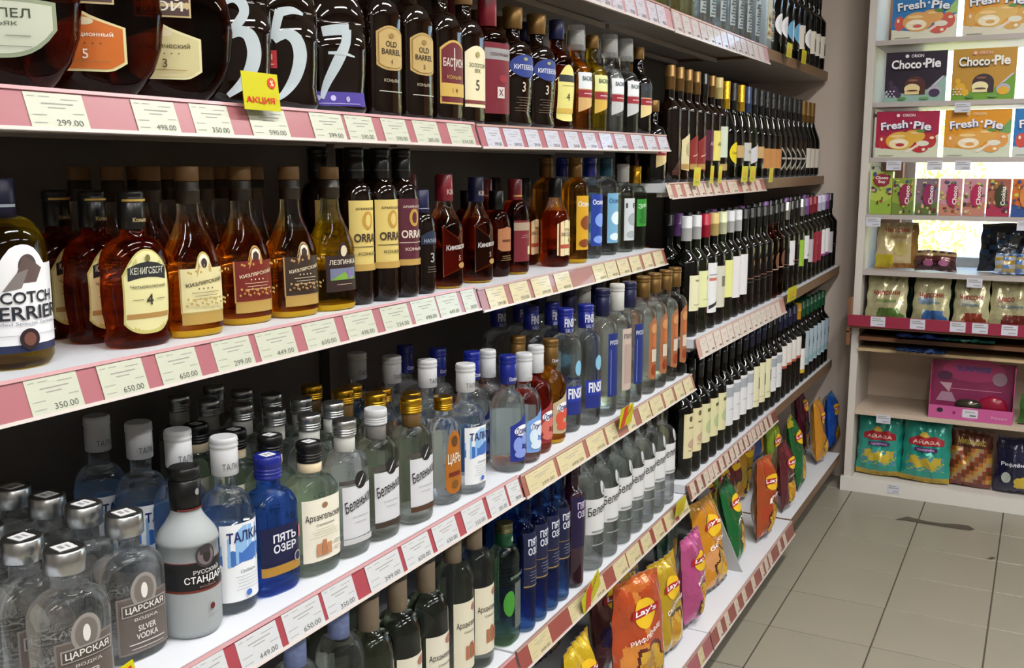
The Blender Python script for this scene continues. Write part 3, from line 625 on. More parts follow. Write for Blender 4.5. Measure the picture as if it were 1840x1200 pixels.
kind('kenig', 'brandy_bottle', 'oval brandy flask, black cap, cream label marked four', 'bottle', kf2, G_COGNAC, [('cap', capp(.0155, .136, .180, 'long'), M_BLACKCAP, [('r', -.018, .168, .018, .1705, 'b89a4c'), ('t', 'Коньяк', .002, .147, .005, 'b0a070', .018)])],
 [('front_label', [arch(0, .016, .060, .098, 'b8b06a', .30, 2.2, .13), arch(0, .018, .056, .094, 'd5d09a', .30, 2.2, .13), arch(0, .034, .054, .006, 'a8824a', 0, 2, 0), ('p', [(-.024, .078, .093), (-.012, .081, .098), (0, .082, .100), (.012, .081, .098), (.024, .078, .093)], '26282c'), ('t', 'КЕНИГСБЕРГ', 0, .0895, .008, 'd0d0c0', .042, .015), ('t', 'Четырехлетний', 0, .071, .005, '4a4630', .044), ('t', '4', 0, .056, .013, '2c2c22'), ('r', -.02, .056, -.008, .0567, '5a5640'), ('r', .008, .056, .02, .0567, '5a5640'), ('o', 0, .104, .003, .004, '6a6434')])])
ork = body(.027, .027, 2, .155, .185, .0145, .21, sh='r')
def orkk(key, lc, tc, desc):
    kind(key, 'brandy_bottle', desc, 'bottle', ork, G_BROWNBLK, [('cap', capp(.0155, .190, .237, 'long'), M_BLACKCAP, [('r', -.02, .203, .02, .2035, '8a8a88')])],
     [('front_label', [('r', -.030, .052, .030, .158, lc), ('t', 'АРМЯНСКИЙ', 0, .146, .005, tc, .04), ('o', 0, .128, .010, .014, 'b08a3c'), ('o', 0, .128, .005, .009, lc), ('t', 'ORRAN', 0, .102, .013, tc, .046, .03), ('r', -.026, .088, .026, .089, tc), ('t', 'КОНЬЯК', 0, .078, .005, tc, .034), ('r', -.030, .052, .030, .062, 'b0904c')])])
orkk('orr_cream', 'cdb86c', '3a2a20', 'tall dark brandy bottle with wide cream label'); orkk('orr_maroon', '4f1c2c', 'd0c4b8', 'tall dark brandy bottle with wide maroon label')
kind('narb', 'brandy_bottle', 'slim dark brandy bottle with navy neck sleeve', 'bottle', body(.024, .024, 2, .105, .135, .012, .15, sh='r'), G_BROWNBLK, [('cap', capp(.014, .125, .171), M_NAVYCAP, [('r', -.016, .14, .016, .141, 'a8a8b8')])],
 [('front_label', [arch(0, .082, .04, .022, '1e2740', .4), ('t', 'НАТАЛИ', 0, .088, .006, 'a8b4c0', .03), ('t', '3', .0, .06, .016, '9a9a98')] + lines(0, .044, .03, 3, '77706a'))])
kin = body(.031, .031, 2.2, .10, .15, .013, .175, sh='s')
def kinn(key, gm, fm, lc, desc):
    kind(key, 'brandy_bottle', desc, 'bottle', kin, gm, [('neck_foil', capp(.0148, .150, .196), fm, [('t', 'KIN', 0, .166, .009, 'b8a8a0', .016)])],
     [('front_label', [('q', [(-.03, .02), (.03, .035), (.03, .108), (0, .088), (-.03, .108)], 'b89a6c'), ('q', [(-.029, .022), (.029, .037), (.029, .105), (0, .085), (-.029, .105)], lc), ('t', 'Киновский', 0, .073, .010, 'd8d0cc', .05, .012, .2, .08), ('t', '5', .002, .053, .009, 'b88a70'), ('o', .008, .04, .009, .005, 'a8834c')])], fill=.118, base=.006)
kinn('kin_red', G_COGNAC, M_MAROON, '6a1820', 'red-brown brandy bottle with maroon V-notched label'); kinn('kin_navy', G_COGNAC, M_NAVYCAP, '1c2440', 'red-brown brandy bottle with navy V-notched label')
kind('br_tan', 'brandy_bottle', 'small dark brandy bottle with copper shield label', 'bottle', body(.027, .027, 2.3, .1, .132, .0125, .15, sh='r'), G_BRANDY, [('cap', capp(.0145, .130, .168), M_BLACKCAP)],
 [('front_label', [shield(0, .05, .044, .048, 'a06a48', .1, .1), ('r', -.013, .068, .013, .073, '5a2c1c')] + lines(0, .04, .036, 3, 'a88a5c'))])
kind('br_mar', 'brandy_bottle', 'brown brandy bottle with maroon label and gold band', 'bottle', body(.028, .028, 2.2, .115, .15, .0125, .17, sh='r'), G_COGNAC, [('neck_foil', capp(.0145, .148, .19), M_MAROON, [('r', -.016, .155, .016, .158, 'a88a4c')])],
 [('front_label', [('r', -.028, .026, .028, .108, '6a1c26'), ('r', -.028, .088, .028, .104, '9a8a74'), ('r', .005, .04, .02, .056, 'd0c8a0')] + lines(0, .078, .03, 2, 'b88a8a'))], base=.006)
kind('tri', 'brandy_bottle', 'amber brandy bottle with cream flower label', 'bottle', kin, G_COGNAC, [('cap', capp(.0145, .148, .19), M_BLACKCAP)],
 [('front_label', [('p', [(-.026, .025, .092), (-.013, .023, .098), (0, .025, .101), (.013, .023, .098), (.026, .025, .092)], 'd8cda2'), ('t', 'ТРИ\nЗВЕЗДЫ', 0, .074, .018, '5a4a38', .036), ('r', -.02, .04, .02, .048, 'a8503c'), ('o', .01, .058, .005, .005, 'b08a3c')])], fill=.12)
def osk(key, name, h, gm, capm, lc, c2, desc, gold=False, cat='bottle'):
    s = body(.031, .031, 2.2, h - .10, h - .065, .013, h - .04, sh='r')
    kind(key, name, desc, cat, s, gm, [('cap', capp(.0155, h - .052, h, 'long'), capm, [('t', 'Осинка', 0, h - .042, .007, 'd0d4e0', .022)])],
     [('front_label', [('p', [(-.024, .022, h - .125), (0, .02, h - .115), (.028, .022, h - .095)], lc), ('o', .004, h - .135, .02, .010, 'e8eaf0'), ('t', 'Осинка', .004, h - .135, .013, '14246c', .034, .02, .2), ('o', -.008, .052, .010, .014, c2), ('o', .010, .06, .011, .010, c2), ('o', 0, .035, .016, .008, c2)])], base=.012, backlab=(1.2, .02, h - .105, 'b9c6c8') if gm == G_CLEAR else 0)
osk('osk_blue', 'vodka_bottle', .212, G_CLEAR, M_BLUECAP, '1e2f86', '7f94d8', 'clear vodka bottle, blue cap, deep blue label')
osk('osk_berry', 'vodka_bottle', .208, G_RED, M_WHITECAP, '8a2c34', 'c86a60', 'red berry spirit bottle with white cap')
osk('osk_ice', 'vodka_bottle', .205, G_CLEAR, M_WHITECAP, '6e9ad4', 'cfe0f2', 'clear vodka bottle, white cap, pale blue label')
osk('osk_gold', 'vodka_bottle', .208, G_AMBER, M_BRONZE, 'b8a888', 'c8503c', 'olive-amber spirit bottle with bronze cap')
def tall(key, name, gm, capm, lc, c2, word, desc, r=.03, h=.235, wc='e8ecf4', lw=.026, z0=.03, z1=None, capz=None):
    s = body(r, r, 2, h - .075, h - .05, .013, h - .03, sh='r'); z1 = z1 or h - .085
    kind(key, name, desc, 'bottle', s, gm, [('cap', capp(.0155, h - (capz or .045), h, 'long'), capm)],
     [('front_label', [('r', -lw, z0, lw, z1, lc), ('t', word, 0, z1 - .018, .012, wc, lw * 1.7, .015), ('o', .002, (z0 + z1) / 2, lw * .7, .016, c2), ('o', -.004, z0 + .015, lw * .6, .009, c2)])], base=.008)
tall('os_yel', 'vodka_bottle', G_AMBER, M_BRONZE, 'c99a20', '7a3c18', 'Осинка', 'tall spirit bottle with orange-yellow fruit label', wc='e8ecf4')
tall('os_blu', 'vodka_bottle', G_CLEAR, M_BLUECAP, '1c3a94', '7a9ae0', 'Осинка', 'tall clear vodka bottle with royal blue label')
tall('os_ice', 'vodka_bottle', G_CLEAR, mat('teal_cap', '1c4c60', rough=.35), '6fa4c8', 'd4e8f4', 'Осинка', 'tall clear vodka bottle with icy blue label', wc='1c3a6c')
tall('v_white', 'vodka_bottle', G_CLEAR, M_PALECAP, 'c4ccd0', '9aa4a8', 'I R', 'squarish clear vodka bottle with plain white label', wc='3a3e40', h=.22)
tall('v_green', 'vodka_bottle', G_PALE, M_GOLD, '2c8a2c', '1e6c24', 'ЗЕЛ', 'clear spirit bottle with bright green label patch', h=.215, wc='c8e0c8', z0=.06)
tall('v_chili', 'vodka_bottle', G_CLEAR, M_BRONZE, 'a8542c', 'd07a1c', 'ПЕРЦОВ', 'clear pepper spirit bottle with orange flame label', h=.235, wc='f0a030')

# ---- shelf C
tsar = body(.041, .026, 2.5, .098, .122, .0155, .14, sh='r')
kind('tsar', 'vodka_bottle', 'clear flask with wide silver cap and pewter crest label', 'bottle', tsar, G_CLEAR, [('cap', capp(.0205, .142, .166, r1=.0205), M_SILVER)],
 [('front_label', [('r', -.029, .012, .034, .078, '77706c'), ('r', -.027, .014, .032, .076, '5e5652'), ('o', .003, .082, .016, .020, '8c8884'), ('o', .003, .082, .012, .016, '6e6864'), ('o', .003, .082, .004, .009, 'd6d4d0'), ('r', -.024, .056, .030, .070, '97928e'), ('r', -.0225, .0575, .0285, .0685, '4a4442'), ('t', 'ЦАРСКАЯ', .003, .063, .0085, 'dcdad6', .046, .02), ('t', 'ВОДКА', .003, .051, .004, 'c4bebb', .028), ('t', 'SILVER\nVODKA', .003, .036, .016, 'd2cecb', .026, .015), ('r', -.018, .023, .024, .0242, 'c4bebb'), ('r', -.016, .018, .022, .0187, 'c4bebb')])], seg=32, backlab=0, sticker=(.166, .0095))
kind('rstd', 'vodka_bottle', 'frosted vodka bottle with black neck and black band', 'bottle', body(.0355, .0355, 2, .112, .152, .0165, .165, sh='s', waist=((.2, 1), (.35, 1), (.5, 1.0), (.75, .98), (1, .95))), G_FROST, [('neck_sleeve', capp(.018, .150, .186, r1=.0185), M_BLACKCAP, [('o', .004, .172, .003, .004, '8a8c90'), ('r', -.02, .151, .02, .153, '6a2c22')]), ('cap', capp(.0175, .186, .200), M_BLACKCAP)],
 [('front_label', [('r', -.05, .058, .046, .094, '6a2c22'), ('r', -.05, .061, .046, .093, '17171a'), ('o', 0, .100, .0125, .014, '3a3438'), ('o', 0, .100, .010, .011, '6c6266'), ('o', .001, .100, .005, .008, '2a2628'), ('t', 'РУССКИЙ', 0, .083, .0065, 'c8c8ca', .032, .015), ('t', 'СТАНДАРТ', 0, .073, .010, 'e2e2e4', .052, .02), ('t', 'ВОДКА', 0, .0645, .003, '8a6a60', .02), ('o', .004, .038, .003, .004, '5c1a22'), ('o', .004, .030, .007, .0008, '9aa0a4')])], seg=32)
tl = body(.0315, .0315, 2.4, .12, .152, .0135, .172, sh='r', waist=((.3, .99), (.6, 1), (1, 1)))
kind('talka', 'vodka_bottle', 'vodka bottle with tall white cap and blue-white label', 'bottle', tl, G_CLEAR, [('cap', capp(.0165, .172, .219, 'long'), M_WHITECAP, [('t', 'ТАЛКА', 0, .184, .008, '55585c', .026, .0)])],
 [('front_label', [('r', -.03, .018, .032, .116, 'dfe3e8'), ('p', [(-.03, .066, .09), (-.02, .062, .1), (0, .07, .113), (.02, .064, .111), (.032, .07, .116)], '86b0dc'), ('p', [(-.03, .066, .078), (-.016, .063, .084), (-.004, .067, .079), (.012, .066, .088), (.032, .072, .084)], '3c6ab4'), ('t', 'ТАЛКА', .001, .1, .013, '16235c', .046, .02), ('t', 'Сибирь', .004, .055, .005, '4a5468', .022, .0, .2)] + lines(.003, .049, .034, 5, '9aa2ae', .004, .0006) + [('o', .003, .027, .004, .004, '3c6ac0')])], base=.008, backlab=(1.0, .02, .118, '3c669c'))
po = body(.035, .026, 3.2, .112, .135, .0155, .152, sh='r')
kind('pyat', 'vodka_bottle', 'squat blue glass vodka bottle with navy label', 'bottle', po, G_BLUE, [('cap', capp(.0175, .150, .18, 'ridge'), M_BLUECAP)],
 [('front_label', [('r', -.032, .028, .034, .092, '11163c'), ('r', -.032, .028, .034, .042, 'a07830'), ('r', -.032, .0405, .034, .043, '11163c'), ('t', 'ПЯТЬ\nОЗЕР', .002, .07, .025, 'd8dae4', .036, .03), ('r', .026, .068, .033, .084, 'c86a78'), ('o', .022, .045, .006, .007, 'b0a890'), ('o', .022, .045, .0045, .0055, '20264c')])], seg=32, sticker=(.18, .008))
kind('arkh', 'vodka_bottle', 'squat clear vodka bottle with cream label', 'bottle', body(.038, .028, 2.8, .112, .135, .0155, .152, sh='r'), G_PALE, [('neck_label', capp(.0163, .140, .1535), mat('cream_neck_paper', 'd8c8a8', rough=.5)), ('cap', capp(.0175, .1535, .18, 'ridge'), M_BLACKCAP)],
 [('front_label', [('r', -.034, .022, .034, .108, 'dedacb'), ('t', 'Архангельская', 0, .082, .012, '23201e', .060, .01), ('o', 0, .098, .005, .004, '8a6a50'), ('t', 'Северная', 0, .072, .004, '6a6458', .03)] + lines(0, .066, .05, 4, 'b0a890', .0035, .0006) + [('r', -.016, .03, -.008, .047, 'b8805c'), ('r', -.007, .03, 0, .051, 'a8704c'), ('r', .001, .03, .008, .046, 'b8805c'), ('r', .013, .044, .026, .0465, 'a8b0a0'), ('r', .013, .036, .026, .0385, 'c8c0b0')])], base=.01, seg=32, sticker=(.18, .007))
bl = body(.0325, .026, 2.7, .13, .152, .014, .172, sh='r')
def bilen(key, capm, nb, foot, desc, h=0):
    kind(key, 'vodka_bottle', desc, 'bottle', bl, G_SMOKE if nb else G_CLEAR, [('neck_sleeve', capp(.0148, .150, .172), nb or M_PALECAP), ('cap', capp(.0168, .172, .195, 'ridge'), capm)],
     [('front_label', [('r', -.026, .03, .026, .105, 'c9cbd1'), ('r', -.03, .108, .03, .114, '4a4444'), ('o', .004, .112, .011, .0125, '1c1c1e'), ('q', [(-.002, .103), (.002, .106), (.011, .121), (.004, .113)], 'd0d2d4'), ('t', 'Беленькая', .001, .082, .016, '17171a', .052, .008, .35, .28)] + lines(.002, .06, .03, 2, '8a8c92', .008, .0007) + [('r', -.026, .022, .026, .03, foot)])], base=.01)
bilen('bil_silver', M_SILVER, None, 'b8babc', 'clear vodka bottle, silver ridged cap, white script label'); bilen('bil_black', M_WHITECAP, mat('grey_neck_paper', '6c6a68', rough=.5), '3a3028', 'smoky clear bottle, white cap, white script label')
bilen('bil_gold', M_GOLD, mat('brown_neck_paper', '5c4420', rough=.5), '4a3226', 'clear vodka bottle with gold ridged cap and script label')
kind('tsar_b', 'vodka_bottle', 'clear bottle with gold cap and amber wood-tone label', 'bottle', body(.03, .024, 2.6, .118, .14, .0135, .157, sh='r'), G_CLEAR, [('cap', capp(.0155, .155, .177, 'ridge'), M_GOLD)],
 [('front_label', [('p', [(-.019, .03, .07), (-.012, .02, .115), (0, .018, .125), (.012, .02, .115), (.019, .03, .07)], 'a0601c'), ('t', 'ЦАРЬ', 0, .076, .020, 'd8cfc0', .03, .02), ('o', 0, .106, .007, .009, '5a3a1c'), ('r', -.013, .048, .013, .055, '6a2418'), ('o', 0, .034, .007, .007, '6a4a20')])], base=.012)
def lv(key, name, r, h, gm, capm, layers, desc, capz=.05, hb=.085, style='long', cl=None, base=None):
    s = body(r, r, 2, h - hb, h - hb + .03, .0135, h - .04, sh='r')
    kind(key, name, desc, 'bottle', s, gm, [('cap', capp(.0165, h - capz, h, style), capm) + ((cl,) if cl else ())], [('front_label', layers)], base=base)
lv('finsk', 'vodka_bottle', .034, .257, G_CLEAR, M_BLUECAP, [('r', -.032, .038, .032, .098, '1d2a78'), ('r', -.032, .066, .032, .098, '1f3496'), ('t', 'FINSKY', 0, .083, .022, 'e4e8f0', .05, .03), ('o', 0, .135, .010, .016, '7ab0cc')], 'tall clear vodka bottle with blue sleeve and blue band', cl=[('t', 'FINSKY', 0, .228, .018, 'd8dcec', .034, .03), ('t', 'SILVER', 0, .212, .007, 'a8b0d0', .03)])
lv('pyat_t', 'vodka_bottle', .034, .281, G_CLEAR, M_NAVYCAP, [('r', -.02, .045, .024, .185, '1c2c70'), ('t', 'РУССКАЯ', .002, .165, .010, 'd8dce8', .036, .015), ('r', -.014, .05, -.012, .15, '6a78b0')], 'tall clear vodka bottle with navy strip label', hb=.095, capz=.06)
lv('white_t', 'vodka_bottle', .034, .284, G_CLEAR, M_PALECAP, [('r', -.02, .045, .024, .185, 'b9a8a0'), ('t', 'ПЕРЕП', .002, .168, .010, '33343c', .036, .015), ('r', -.014, .06, .018, .15, 'a8958c')], 'tall clear vodka bottle with silver cap, greyish strip label', hb=.095, capz=.06)
lv('orn', 'vodka_bottle', .034, .284, G_CLEAR, M_BRONZE, [('p', [(-.018, .04, .17), (0, .035, .19), (.018, .04, .17)], '9a6240'), ('o', 0, .16, .012, .012, 'c08a5c'), ('o', 0, .13, .008, .018, 'b8683a'), ('r', -.01, .08, .01, .11, 'c8b8a8'), ('o', 0, .06, .01, .013, '8a3c1c')], 'tall clear vodka bottle, gold cap, copper ornament label', hb=.1, capz=.05)

# ---- shelf D
def bigbottle(key, r, h, gm, capm, layers, desc, neck=.0145, hb=.115, capz=.03, band=None, style='plain', nz=.06):
    s = body(r, r, 2, h - hb, h - hb + .035, neck, h - .02, sh='r')
    caps = [('cap', capp(neck + .0025, h - capz, h, style), capm)]
    if band: caps.append(('neck_label', capp(neck + .0012, h - capz - .052, h - capz - .001), band))
    kind(key, 'vodka_bottle', desc, 'bottle', s, gm, caps, [('front_label', layers)], base=.01)
bigbottle('arkhT', .036, .30, G_SMOKE, M_BLACKCAP, [('r', -.036, .03, .036, .155, 'd4cfba'), ('t', 'Архангельская', 0, .113, .014, '2a2622', .062, .01), ('o', .008, .142, .009, .007, 'a07060'), ('t', 'Северная', 0, .1, .005, '6a6458', .034), ('r', -.014, .05, -.006, .075, 'a86848'), ('r', -.004, .05, .004, .08, 'a0603f'), ('r', .006, .05, .013, .074, 'a86848')], 'tall vodka bottle with cork-print neck and cream label', band=M_CORK)
bigbottle('arkhS', .037, .28, mat('dark_olive_glass', '8c9484', rough=0, trans=1, ior=1.4), M_BLACKCAP, [('r', -.038, .03, .038, .13, 'd6d2c2'), ('t', 'Архангельская', 0, .092, .013, '2a2622', .066, .01), ('o', .01, .118, .012, .008, 'a07060'), ('t', 'Северная', 0, .078, .005, '6a6458', .034)], 'dark olive vodka bottle with cork-print neck and cream label', band=M_CORK, hb=.12)
bigbottle('pyatD', .025, .293, G_DBLUE, M_BLACKCAP, [('r', -.026, .09, .026, .2, '11173a'), ('t', 'ПЯТЬ\nОЗЕР', 0, .172, .032, 'd0d6e4', .034, .03), ('r', -.026, .093, .026, .095, 'a08848'), ('r', -.026, .13, .026, .131, 'a08848')] + lines(0, .122, .036, 4, '8a90a8', .006), 'tall blue glass vodka bottle with navy label')
bigbottle('pyatR', .027, .293, mat('dark_plum_glass', '2a1224', rough=.05, coat=.5), M_BLACKCAP, [('r', -.03, .09, .03, .2, '1a1038'), ('t', 'ПЯТЬ\nОЗЕР', 0, .172, .034, 'c0b6d4', .036, .03)], 'tall dark plum vodka bottle with purple label')
bigbottle('bilD', .037, .290, G_CLEAR, M_SILVER, [('r', -.046, .085, .046, .165, 'd2d4d6'), ('o', .004, .185, .014, .017, '26282a'), ('o', .004, .185, .0125, .0155, 'b9bcbe'), ('q', [(-.004, .174), (.002, .178), (.013, .199), (.004, .188)], '26282a'), ('t', 'Беленькая', 0, .145, .020, '1c1c1e', .088, .006, .35, .22), ('r', -.032, .06, .032, .062, '9a9ea0'), ('r', -.032, .09, .032, .094, '8a8e90')], 'tall clear vodka bottle with round crest and script label', capz=.03, style='ridge')
kind('greenb', 'vodka_bottle', 'clear flat bottle with green neck sleeve and green dot', 'bottle', body(.034, .026, 2.8, .165, .19, .0145, .21, sh='r'), G_GREEN, [('neck_sleeve', capp(.0165, .190, .215), M_GREENCAP, [('o', .003, .203, .005, .005, 'a8c8b0')]), ('cap', capp(.0168, .215, .233, 'ridge'), mat('olive_metal', '6a6a4a', rough=.3, metal=.8))],
 [('front_label', [('o', -.02, .085, .014, .025, '3c8a2c'), ('r', -.006, .03, .03, .12, '55605c')] + lines(.01, .06, .03, 5, '9aa8a0', .006) + [('t', 'ЗЕЛЁНАЯ МАРКА', .004, .135, .007, '8aa090', .05)])])
bigbottle('talkaD', .036, .30, G_CLEAR, M_WHITECAP, [('r', -.036, .03, .036, .15, 'dfe3e8'), ('t', 'ТАЛКА', 0, .13, .014, '16235c', .05, .02)], 'tall clear vodka bottle with blue mountain sleeve', capz=.03, band=mat('sleeve_blue_white', '7f90c4', rough=.4, noise=.6, nscale=90))
# ---- wines, sparkling and top shelf
def wine(key, gm, capm, layers, desc, h=.32, r=.0365, name='wine_bottle', hb=.125, hs=.085, cz=.065, seg=22):
    s = body(r, r, 2, h - hb, h - hs, .0138, h - .02, sh='s')
    kind(key, name, desc, 'bottle', s, gm, [('neck_foil', capp(.0148, h - cz, h, 'band'), capm)], [('front_label', layers)], seg=seg)
def lab(z0, z1, c, w=.034, extra=()): return [('r', -w, z0, w, z1, c)] + list(extra)
T2 = lambda s, v, h, c, w: ('t', s, 0, v, h, c, w)
wine('w_cream', G_WINE, M_WHITECAP, lab(.07, .165, 'd8d6b4', extra=[T2('Мерло', .15, .006, '5a5030', .03), ('r', -.02, .085, .02, .087, '9a9068')]), 'dark wine bottle, white capsule, narrow cream label')
wine('w_green', G_WINEG, M_WHITECAP, lab(.07, .17, 'd4d8a6', extra=[('r', -.02, .09, .02, .092, '9aa068'), ('o', 0, .15, .006, .006, '9aa068')]), 'green-black wine bottle, white capsule, pale green label')
wine('w_white', G_WINE, mat('red_capsule', 'a01530', rough=.35), lab(.045, .185, 'd9dade', extra=[('r', -.03, .135, .03, .143, 'b86a60'), ('r', -.03, .15, .03, .153, '8a8a90'), ('q', [(-.03, .055), (.03, .075), (.03, .085), (-.03, .065)], '2c2c30')]), 'dark wine bottle, red capsule, large white label')
wine('w_grey', G_WINE, mat('tan_capsule', 'c0a868', rough=.4), lab(.05, .17, 'c6c4b4', extra=[('r', -.015, .11, .02, .14, '6a6a60')]), 'dark wine bottle, tan capsule, pale grey label')
wine('w_yel', G_WINEG, mat('pale_capsule', 'c8cca8', rough=.4), lab(.07, .18, 'd6d88c', extra=[('o', .01, .165, .006, .006, 'b0b060')]), 'dark wine bottle, pale capsule, light yellow-green label')
wine('w_wh2', G_WINE, M_WHITECAP, lab(.06, .185, 'd3d2d6', extra=[('q', [(-.034, .12), (-.005, .12), (-.034, .17)], '1a1a1c'), ('o', .01, .165, .007, .007, 'a8a8ac')]), 'dark wine bottle, white capsule, white label with dark corner')
wine('w_black', G_WINE, M_BLACKCAP, [('r', -.03, .10, .03, .103, '7a4a44'), ('o', 0, .15, .007, .009, '7a5c3c'), ('r', -.03, .09, .03, .0905, '8a8a8a')], 'black wine bottle with black capsule and thin lines')
wine('w_rose', G_ROSE, M_BLACKCAP, [('r', -.03, .10, .03, .103, 'b89a8a'), ('o', 0, .13, .02, .03, '6a3c2c')], 'rose-tinted wine bottle with black capsule')
wine('w_silver', G_WINE, M_SILVER, lab(.09, .18, 'd6d4dc', extra=[('o', -.005, .105, .005, .005, '2a2a4c')]), 'dark wine bottle, silver capsule, white label')
wine('w_lime', G_WINEG, M_BLACKCAP, lab(.07, .17, '8fb83c'), 'dark wine bottle with lime green label')
wine('w_maroon', G_WINE, mat('wine_red_capsule', '7c1428', rough=.35), lab(.06, .18, '8a1c34', extra=[T2('M', .14, .012, 'd0a0a8', .014)]), 'dark wine bottle with crimson capsule and crimson label')
wine('w_purple', G_WINE, mat('purple_capsule', '6e4a86', rough=.35), lab(.07, .16, 'b0aab0'), 'dark wine bottle with purple capsule')
wine('w_lav', G_WINE, mat('lavender_capsule', 'b8b4cc', rough=.35), lab(.08, .18, 'd8d6da', extra=[('r', -.034, .07, .034, .08, '7a2c74')]), 'dark wine bottle, lavender capsule, white label')
wine('r_cream', G_WINE, M_BLACKCAP, lab(.06, .185, 'd2c9a0', extra=[('o', -.01, .17, .007, .008, '5a5436'), T2('Saperavi', .145, .007, '4a4028', .036), ('r', -.02, .08, .02, .082, 'a07a5c'), ('o', .0, .1, .02, .012, 'b89a8a')]), 'black wine bottle with cream script label')
wine('r_cream2', G_WINE, M_BLACKCAP, lab(.065, .18, 'cfccA2'.lower(), extra=[('r', -.014, .155, .014, .165, '5a5a30'), ('o', 0, .11, .02, .02, 'aab88a')]), 'black wine bottle with cream and green label')
wine('r_white', G_WINE, M_BLACKCAP, lab(.06, .19, 'd2d4d8', extra=[('r', -.034, .15, .034, .18, '9aa0a8'), ('r', -.02, .11, .02, .112, '8a8c90')]), 'black wine bottle with blue-grey and white label')
wine('r_pale', G_WINE, M_NAVYCAP, lab(.05, .19, 'd4d2b0', extra=[('r', -.006, .11, .01, .15, '4a4a34'), ('r', -.034, .07, .034, .072, '9a9468')]), 'black wine bottle with tall pale label')
wine('r_short', G_WINE, M_NAVYCAP, lab(.12, .20, 'd8d4d0', extra=[('r', -.034, .115, .034, .125, 'a8503c')]), 'black wine bottle with short white high label')
wine('r_yfoot', G_WINE, mat('orange_capsule', 'c08a1c', rough=.35), lab(.04, .14, 'e0e0dc', extra=[('r', -.034, .04, .034, .055, 'c8a828')]), 'black wine bottle, orange capsule, yellow-footed white label')
wine('r_blue', G_WINE, M_GREENCAP, lab(.06, .2, '9fb0bc', extra=[T2('8', .15, .03, '3c4a58', .02), ('r', -.034, .07, .034, .09, '7fa0a8')]), 'black wine bottle, green capsule, grey-blue label')
lz = dict(h=.315, r=.034, hb=.12, hs=.085)
wine('a_plain', G_BROWNBLK, M_BRONZE, [('p', [(-.03, .02, .03), (.03, .02, .11)], '3a1c12'), ('r', -.03, .03, .03, .031, '6a4a3a')], 'tall dark brandy bottle with bronze-topped sleeve', **lz)
wine('a_cream', G_BROWNBLK, M_BRONZE, [('p', [(-.03, .035, .115), (0, .03, .135), (.03, .035, .115)], 'cfc49c'), ('r', -.03, .035, .03, .05, 'a8854c'), ('o', 0, .09, .015, .02, 'a8a07a')], 'tall dark brandy bottle with bronze sleeve, cream label', **lz)
wine('a_mar', G_BROWNBLK, M_BRONZE, [('p', [(-.03, .035, .115), (0, .03, .135), (.03, .035, .115)], '7c2420'), ('r', -.03, .035, .03, .05, 'a8854c'), ('q', [(-.02, .07), (.02, .08), (.02, .083), (-.02, .073)], 'd0b0a0')], 'tall dark brandy bottle with bronze sleeve, rust-red label', **lz)
wine('a_plum', G_BROWNBLK, M_BLACKCAP, lab(.06, .15, '4a1430', extra=[T2('ARM', .11, .012, 'c8b8b8', .03)]), 'tall dark brandy bottle with plum label', **lz)
wine('a_yel', G_BROWNBLK, M_BRONZE, lab(.06, .15, 'd8cc70', extra=[T2('ARM', .11, .012, '4a3018', .03)]), 'tall dark brandy bottle with bronze sleeve, yellow label', **lz)
wine('a_white', G_BROWNBLK, mat('pale_gold_foil', 'b8a868', rough=.4), lab(.07, .165, 'c2ccbc', extra=[('r', -.034, .03, .034, .05, 'a8905c')]), 'tall dark bottle with pale gold sleeve, grey-green label', **lz)
sp = dict(h=.31, r=.041, hb=.175, hs=.075, cz=.115, name='sparkling_wine_bottle')
wine('s_yel', G_WINE, M_GOLDFOIL, [('o', 0, .085, .034, .034, 'd6c41c'), T2('Советское', .085, .009, '5a4a10', .05)], 'dark sparkling wine bottle, gold foil, yellow round label', **sp)
wine('s_black', G_WINE, mat('black_foil', '121214', rough=.35, bump=.3, bscale=120), [('r', -.034, .07, .034, .11, 'b89a68')], 'dark sparkling wine bottle, black foil, tan label', **sp)
wine('s_gold', G_WINE, M_GOLDFOIL, [('r', -.034, .06, .034, .12, 'b9b9b4'), T2('Brut', .09, .01, '5a5a50', .03)], 'dark sparkling wine bottle, gold foil, silver label', **sp)
wine('s_green', G_WINEG, mat('blue_foil', '2a3a5c', rough=.35), [('q', [(-.034, .05), (.034, .07), (.034, .13), (-.034, .1)], 'c4c4cc')], 'green sparkling wine bottle with slanted silver label', **sp)
wine('s_orange', G_WINE, mat('black_foil', '121214'), [('r', -.036, .035, .036, .105, 'b8804a')], 'dark sparkling wine bottle, black foil, orange-tan label', **sp)
wine('s_x', G_WINE, mat('black_foil', '121214'), [('q', [(-.036, .11), (-.032, .115), (.036, .03), (.032, .025)], '9a948a'), ('q', [(.036, .11), (.032, .115), (-.036, .03), (-.032, .025)], '9a948a'), ('r', -.03, .068, .03, .075, 'a8a29a')], 'dark sparkling wine bottle with crossed pale lines', **sp)
wine('s_end', G_WINE, M_BRONZE, [('r', -.036, .035, .036, .115, 'c4beb4'), ('r', .0, .035, .036, .115, 'b07a3c')], 'dark sparkling wine bottle with bronze foil, two-tone label', **sp)

